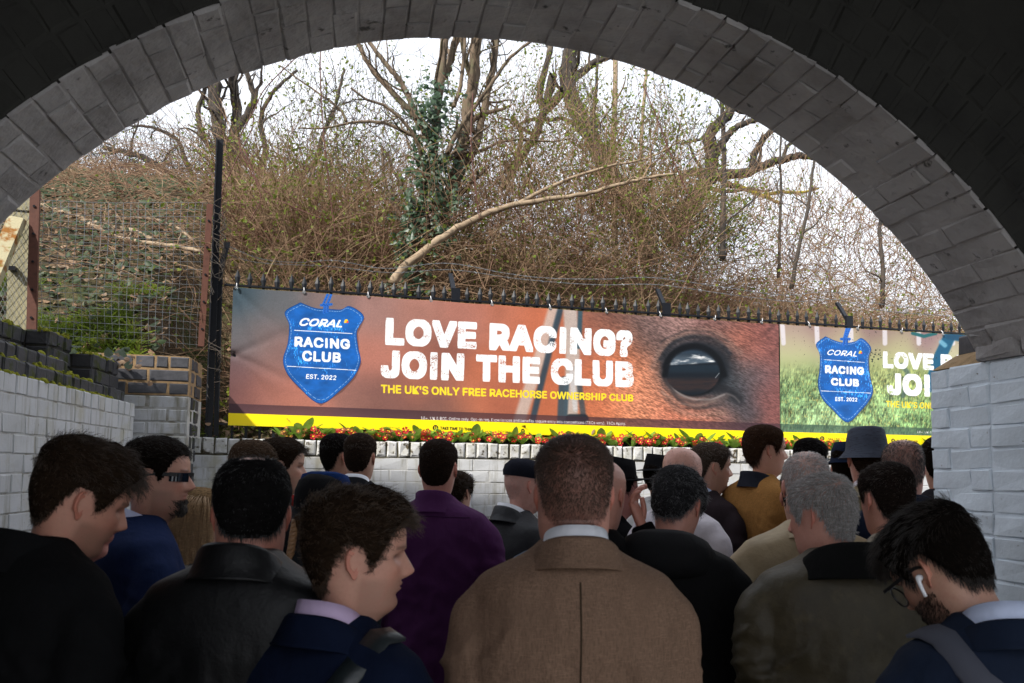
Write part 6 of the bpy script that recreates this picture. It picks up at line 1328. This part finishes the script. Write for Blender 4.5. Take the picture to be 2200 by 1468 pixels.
p_felt = person('woman in a black felt hat with blue crown and red trim', 690, 1112, 3.0, 10, (14, 4, 0), s=.95, build=.9, hair=dict(col=(.16, .085, .04), col2=(.30, .18, .09), mix=.4, top=.012, side=.016, n=2500), coat=jk((.015, .017, .02), 'wool'))
p_mus = person('dark haired clean shaven man partly hidden behind the short haired man in a black coat', 728, 985, 4.95, 48, (52, 3, 0), hair=dict(col=(.012, .009, .008), top=.024, side=.012, lift=.5, n=3000), coat=jk((.03, .03, .035), 'wool'))
p_short = person('man with short brown hair and a black coat seen from behind at the wall', 774, 986, 4.7, 8, (10, 0, 0), hair=dict(col=(.035, .022, .015), col2=(.08, .05, .035), mix=.35, top=.020, side=.007, under=.7, n=4200, lift=.4, fade=.05), coat=jk((.013, .014, .017), 'wool', name='coat'), collar=dict(h=1.1), shirt=WHITE)
p_purple = person('man in a dark purple zip neck jumper seen from behind', 942, 1010, 3.85, 10, (8, 2, 0), build=1.08, hair=dict(col=(.028, .017, .012), top=.014, side=.006, under=.75, n=4500, lift=.5, fade=.06), coat=jk((.060, .014, .066), 'cotton', name='jumper'), collar=dict(style='stand', h=.95, r=.072), near=True, skin=SKP, blush=.5, arms=((6, 10), (6, 10)))
p_curl = person('short person with dark curly hair in front of the wall notice', 984, 1062, 5.2, 20, (30, 0, 0), s=.92, build=.85, hair=dict(col=BR, top=.035, side=.03, curl=.008, clump=.4, lift=.9, n=2500, cap=.5), coat=jk((.03, .02, .035), 'cotton'))
p_cap = person('man in a black flat cap and black jacket in profile by the wall', 1128, 1046, 4.25, 48, (66, 8, 0), build=1.05, hair=dict(col=(.25, .2, .18), top=.004, side=.003, under=.2, nocap=True, n=900), coat=jk((.016, .017, .020), 'nylon'), collar=dict(h=1.2), skin=(.60, .33, .27), shirt=WHITE, arms=((0, 40), (0, 40)))
p_blue = person('person in a grey blue jacket mostly hidden behind the tweed jacket', 1235, 1075, 2.95, 5, (5, 5, 0), hair=dict(col=DK, **short), coat=jk((.055, .085, .125), 'cotton'))
p_phone = person('bald man holding a hand to his ear beyond the tweed jacket', 1292, 1068, 3.05, 22, (30, 8, 0), hair=dict(col=(.2, .16, .14), top=.003, side=.003, under=.12, nocap=True, n=300), coat=jk(BLK, 'wool'), skin=SKP, raise_hand=(1, (.135, .075, .035)), near=True)
p_fed = person('woman in profile wearing a black wide brimmed fedora', 1328, 1058, 4.35, 60, (80, 2, 0), s=.95, build=.9, hair=dict(col=(.010, .008, .008), top=.012, side=.02), coat=jk(BLK, 'wool'), skin=(.46, .20, .17))
p_pale = person('bald man in a pale pink jacket behind the grey curly haired man', 1466, 1026, 3.9, 50, (34, 8, 0), build=1.05, fat=1.1, hair=dict(col=(.20, .15, .12), top=.003, side=.004, under=.10, nocap=True, n=300), coat=jk((.52, .48, .52), 'nylon'), skin=(.62, .33, .26))
p_far = person('distant person in a small black hat hidden by the grey curly haired man', 1418, 1030, 5.35, 60, (70, 0, 0), s=.95, hair=dict(col=DK, top=.01, side=.01), coat=jk((.45, .45, .46), 'nylon'))
p_plum = person('man in profile with cropped greying hair, pale blue collar and plum jacket', 1527, 1008, 4.6, 58, (80, 4, 0), hair=dict(col=(.085, .06, .045), col2=(.22, .19, .17), mix=.4, top=.020, side=.008, under=.5, n=4200, lift=.6, front=.3), coat=jk((.024, .017, .020), 'wool'), collar=dict(h=.9), shirt=PALEBLUE, near=True, stubble=.2, blush=.5)
p_must = person('tall brown haired man in a mustard corduroy jacket striding right', 1644, 972, 4.5, 56, (82, 2, 0), s=1.0, build=1.05, hair=dict(col=(.045, .022, .012), top=.024, side=.022, lift=.3, n=4500, comb=(0, -.6, 0), cap=.5, rec=.1), coat=jk((.30, .145, .045), 'tweed', name='corduroy_jacket'), collar=dict(style='stand', h=.75, mat=cloth((.012, .014, .022), 'cotton')), near=True, arms=((4, 30), (4, 50)), skin=(.52, .27, .19), trousers=(.06, .04, .02))
p_sung = person('dark haired person in sunglasses just above the balding grey man', 1742, 992, 5.2, 55, (60, 6, 0), hair=dict(col=(.008, .006, .006), top=.024, side=.016), coat=jk(BLK, 'wool'))
p_beige = person('balding grey man in a khaki beige jacket, half hidden by the old man', 1732, 1050, 3.15, 0, (10, 8, 0), build=1.12, hair=dict(col=(.26, .23, .22), col2=(.42, .39, .38), mix=.5, top=.008, side=.012, bald=(.0, .235, .075, .06), baldk=.9, under=.25, nocap=True, n=5500), coat=jk((.40, .31, .19), 'nylon'), collar=dict(h=1), skin=(.60, .38, .32))
p_nav = person('person in a bright navy jacket hidden behind the khaki jacket', 1722, 1072, 3.75, 5, (20, 5, 0), hair=dict(col=DK, **short), coat=jk((.012, .020, .085), 'wool'))
p_buck = person('man in a grey blue bucket hat and greenish tweed jacket', 1862, 990, 4.0, 8, (10, 4, 0), build=1.1, hair=dict(col=BR, top=.01, side=.010), coat=jk((.25, .20, .12), 'tweed'), collar=dict(h=1), shirt=cloth((.6, .55, .58), 'cotton'), skin=SKP, near=True)
p_bdark = person('man with thinning dark hair and navy collar next to the abutment', 1940, 1012, 3.75, 8, (10, 6, 0), build=1.08, fat=1.12, hair=dict(col=(.022, .017, .015), col2=(.10, .09, .085), mix=.25, top=.008, side=.010, bald=(.0, .235, .075, .055), baldk=.75, under=.55, nocap=True, n=5500), coat=jk((.010, .014, .028), 'wool'), collar=dict(h=1), near=True, skin=SKP)
p_edge = person('person in a dark coat almost hidden by the abutment', 2022, 1000, 4.3, 10, (20, 0, 0), s=1.03, hair=dict(col=DK, **short), coat=jk((.016, .014, .017), 'wool'))
p_brn = person('brown haired man with sticking out ears and a pale beige collar', 1905, 1078, 3.1, -4, (-12, 6, 0), hair=dict(col=(.022, .015, .012), col2=(.085, .065, .055), mix=.3, top=.022, side=.012, lift=.35, n=5500, comb=(-.5, .6, 0)), coat=jk((.36, .32, .25), 'nylon'), collar=dict(style='fold', h=1.3), near=True, skin=(.52, .27, .21), blush=.6)
p_nc = person('person in a navy hat behind the bucket hat', 1822, 1010, 4.75, 20, (30, 4, 0), hair=dict(col=DK, **short), coat=jk(DNAVY, 'wool'))
# ---- hats, glasses, straps
felt = cloth((.008, .008, .009), 'wool'); blue = cloth((.010, .030, .115), 'wool')
hat(p_cap, 'flat_cap', [(.150, .080, .100, .108, 0), (.172, .086, .116, .112, 0), (.200, .082, .112, .106, 0), (.222, .064, .085, .086, 0), (.236, .034, .045, .05, 0), (.239, .004, .004, .004, 0)], cloth((.012, .013, .020), 'wool'))
mb = MB(); V = []; 
for u in np.linspace(-1, 1, 11): V += [(.074 * u, .098 * math.sqrt(max(0, 1 - .35 * u * u)), .166), (.078 * u, .098 * math.sqrt(max(0, 1 - .35 * u * u)) + .050 * (1 - .6 * u * u), .152)]
Fq = [(2 * i, 2 * i + 1, 2 * i + 3, 2 * i + 2) for i in range(10)]; link('cap_peak', mesh('cap_peak', p_cap['xh'](np.array(V)), Fq, cloth((.012, .013, .020), 'wool')), p_cap['t'])
def fedora(p, b, mt, hgt=.10):
    hat(p, 'fedora_hat', [(.172, b, b + .03, b + .02, .012), (.176, b - .003, b + .026, b + .016, .012), (.170, .088, .106, .106, 0), (.178, .080, .100, .100, 0), (.178 + hgt * .55, .074, .092, .092, 0), (.178 + hgt, .062, .086, .080, -.010), (.178 + hgt * .97, .04, .06, .055, -.01), (.178 + hgt * .82, .006, .03, .03, -.01)], mt)
fedora(p_fed, .150, felt, .105); fedora(p_far, .125, felt, .08)
hat(p_felt, 'felt_hat', [(.122, .104, .13, .122, .01), (.128, .098, .12, .114, .01), (.135, .088, .108, .108, 0), (.16, .090, .108, .110, 0), (.20, .088, .100, .106, 0), (.235, .076, .085, .094, .0), (.246, .05, .06, .07, -.01), (.232, .012, .03, .04, -.01)], felt)
o = hat(p_felt, 'blue_crown', [(.205, .07, .135, .02, .0), (.235, .085, .14, .03, 0), (.258, .078, .12, .03, .0), (.268, .045, .08, .02, 0), (.262, .01, .03, .01, 0)], blue, label='blue felt crown')
mb = MB(); c = np.array([-.098, -.02, .165]); mb.tube([c, c + np.array([-.012, 0, -.002])], [.022, .012], 8); link('red_trim', mesh('red_trim', p_felt['xh'](np.concatenate(mb.V)), mb.F, cloth((.45, .02, .015), 'cotton')), p_felt['t'])
st = []
for k in range(3):
    P = np.array([np.array([-.068 + .006 * math.sin(u * 22 + k * 2.1), -.055 - .03 * u + .006 * math.cos(u * 22 + k * 2.1), .10 - .16 * u]) for u in np.linspace(0, 1, 30)]); mb = MB(); mb.tube(P, .0085, 8); link('braid', mesh('braid', p_felt['xh'](np.concatenate(mb.V)), mb.F, hair_mat((.28, .15, .07))), p_felt['t'])
greyfelt = mat('bucket hat cloth', (.050, .058, .080), .85, [((40, 40, 160), (.032, .036, .05), .5, .66)], [((30, 30, 200), .6, .004)], spec=.15)
hat(p_buck, 'bucket_hat', [(.118, .118, .145, .135, .006), (.122, .115, .140, .132, .006), (.150, .092, .112, .114, 0), (.158, .088, .108, .110, 0), (.20, .084, .102, .104, 0), (.240, .076, .092, .094, -.004), (.250, .066, .080, .084, -.004), (.253, .004, .004, .004, 0)], greyfelt)
hat(p_nc, 'navy_hat', [(.140, .100, .125, .115, .0), (.146, .096, .12, .112, 0), (.16, .086, .105, .108, 0), (.21, .082, .10, .102, 0), (.25, .066, .082, .086, 0), (.258, .004, .004, .004, 0)], cloth((.010, .016, .036), 'wool'))
lens_band(p_shades, .108, .136, 14, 60, .006, M['lens'], 'lens'); lens_band(p_shades, .108, .136, -60, -14, .006, M['lens'], 'lens'); lens_band(p_shades, .126, .137, -16, 16, .006, M['frameblk'], 'bridge')
for sd_ in (-1, 1): temple(p_shades, sd_, .128, .078, .0055); temple(p_bud, sd_, .127, .098, .0035); temple(p_bald, sd_, .127, .09, .003); temple(p_sung, sd_, .128, .08, .005)
lens_band(p_sung, .104, .138, -70, 70, .010, M['lens'], 'lens')
gb = MB(); beard = []
for k in range(600):   # goatee of the man in sunglasses
    a = RS.gauss(0, .30); z = RS.uniform(.004, .052) if abs(a) > .16 or RS.random() < .5 else RS.uniform(.004, .040); q = head_surf(np.array(z), np.array(a), 1.22); beard.append(p_shades['xh'](np.array([q, q + np.array([RS.gauss(0, .002), .006, -.003]), q + np.array([RS.gauss(0, .003), .009, -.010])])))
curves('goatee', beard, .0006, hair_mat(DK), p_shades['t'])
beard = []
for k in range(2200):
    a = RS.uniform(-1.5, 1.5); z = RS.uniform(-.01, .075) * (1 if abs(a) > .5 else .75); q = head_surf(np.array(z), np.array(a)); n_ = q * np.array([1, 1, 0]); n_ /= np.linalg.norm(n_); beard.append(p_bud['xh'](np.array([q, q + n_ * .003 + np.array([0, 0, -.002]), q + n_ * .004 + np.array([0, 0, -.006])])))
curves('beard', beard, .00035, hair_mat((.02, .011, .008)), p_bud['t'])
for sx in (-1, 1):
    q = np.linspace(0, 6.283, 25); c = np.array([sx * .033, .104, .113]); mb = MB(); mb.tube(np.stack([c[0] + .026 * np.cos(q), c[1] - .25 * (c[0] + .026 * np.cos(q)) ** 2 * 12, c[2] + .023 * np.sin(q)], -1), .0024, 6, False); link('glasses_rim', mesh('glasses_rim', p_bud['xh'](np.concatenate(mb.V)), mb.F, M['frameblk']), p_bud['t'])
mb = MB(); e = np.array([-.0835, .003, .104]); mb.tube(smooth_line([e + np.array([.010, 0, .004]), e, e + np.array([-.003, .003, -.010]), e + np.array([-.004, .008, -.036])], 12), np.interp(np.linspace(0, 1, 12), [0, .25, .5, 1], [.006, .0075, .0045, .0034]), 10)
link('earbud', mesh('earbud', p_bud['xh'](np.concatenate(mb.V)), mb.F, M['budwhite']), p_bud['t'])
# shoulder bags (carried: things of their own)
bagl = mat('black bag leather', (.010, .014, .016), .38, [(9, (.03, .035, .035), .55, .7)], [(60, .3, .003), (14, .4, .01)], spec=.5)
greyw = mat('grey webbing', (.060, .064, .085), .8, None, [((300, 300, 300), .4, .001)])
def dense(path):
    a = [q for q in path if len(q) == 3]; b = np.array([q for q in path if len(q) == 2]); return a + [tuple(v) for v in smooth_line(b, 30)]
def bag(p, label, x0, path, wd, mt, patch=None):
    c = p['xb'](np.array([x0, .02, -.72])); t = thing('shoulder_bag', label, 'bag', c)
    ribbon_on(p, 'strap', dense(path), wd, mt, .006, .007, t)
    mb = MB(); yv = p['xb'](np.array([x0, .2, -.7])) - p['xb'](np.array([x0, 0, -.7])); yv /= np.linalg.norm(yv); xv = np.cross(yv, UP); mb.box(c, yv * .15, xv * .045, UP * .12); mb.box(c + UP * .10 + xv * .047 * np.sign(x0), yv * .152, xv * .004, UP * .045); bb = mb.build('bag_body', mt, t)
    if patch: ribbon_on(p, 'patch', dense(patch), wd * .55, mat('dark patch', (.02, .018, .022), .8), .003, .0125, t)
bag(p_young, 'black leather shoulder bag whose strap crosses the back of the navy suit', -.26, [(.125, .02, None), (.120, -.03, None), (.105, -.075), (.085, -.11), (.06, -.17), (.035, -.24), (.01, -.31), (-.02, -.39), (-.06, -.48), (-.10, -.56), (-.13, -.62)], .050, bagl)
bag(p_bud, 'grey webbing cross body bag strap over the navy jacket of the man with the earbud', .28, [(-.135, .03, None), (-.13, -.01, None), (-.125, -.05, None), (-.10, -.085), (-.06, -.12), (-.01, -.17), (.04, -.24), (.08, -.31), (.12, -.40), (.15, -.5), (.17, -.6)], .055, greyw, [(-.02, -.155), (.01, -.195), (.04, -.24), (.065, -.285)])
ribbon_on(p_tweed, 'back_seam', [(0.0, -.05 - .03 * i) for i in range(22)], .004, cloth((.045, .030, .020), 'wool'), .0006, .0002)
ribbon_on(p_purple, 'yoke_seam', [(-.15 + .02 * i, -.055 - .02 * abs(-.15 + .02 * i) ) for i in range(16)], .004, cloth((.03, .007, .033), 'cotton'), .0008, .0003)
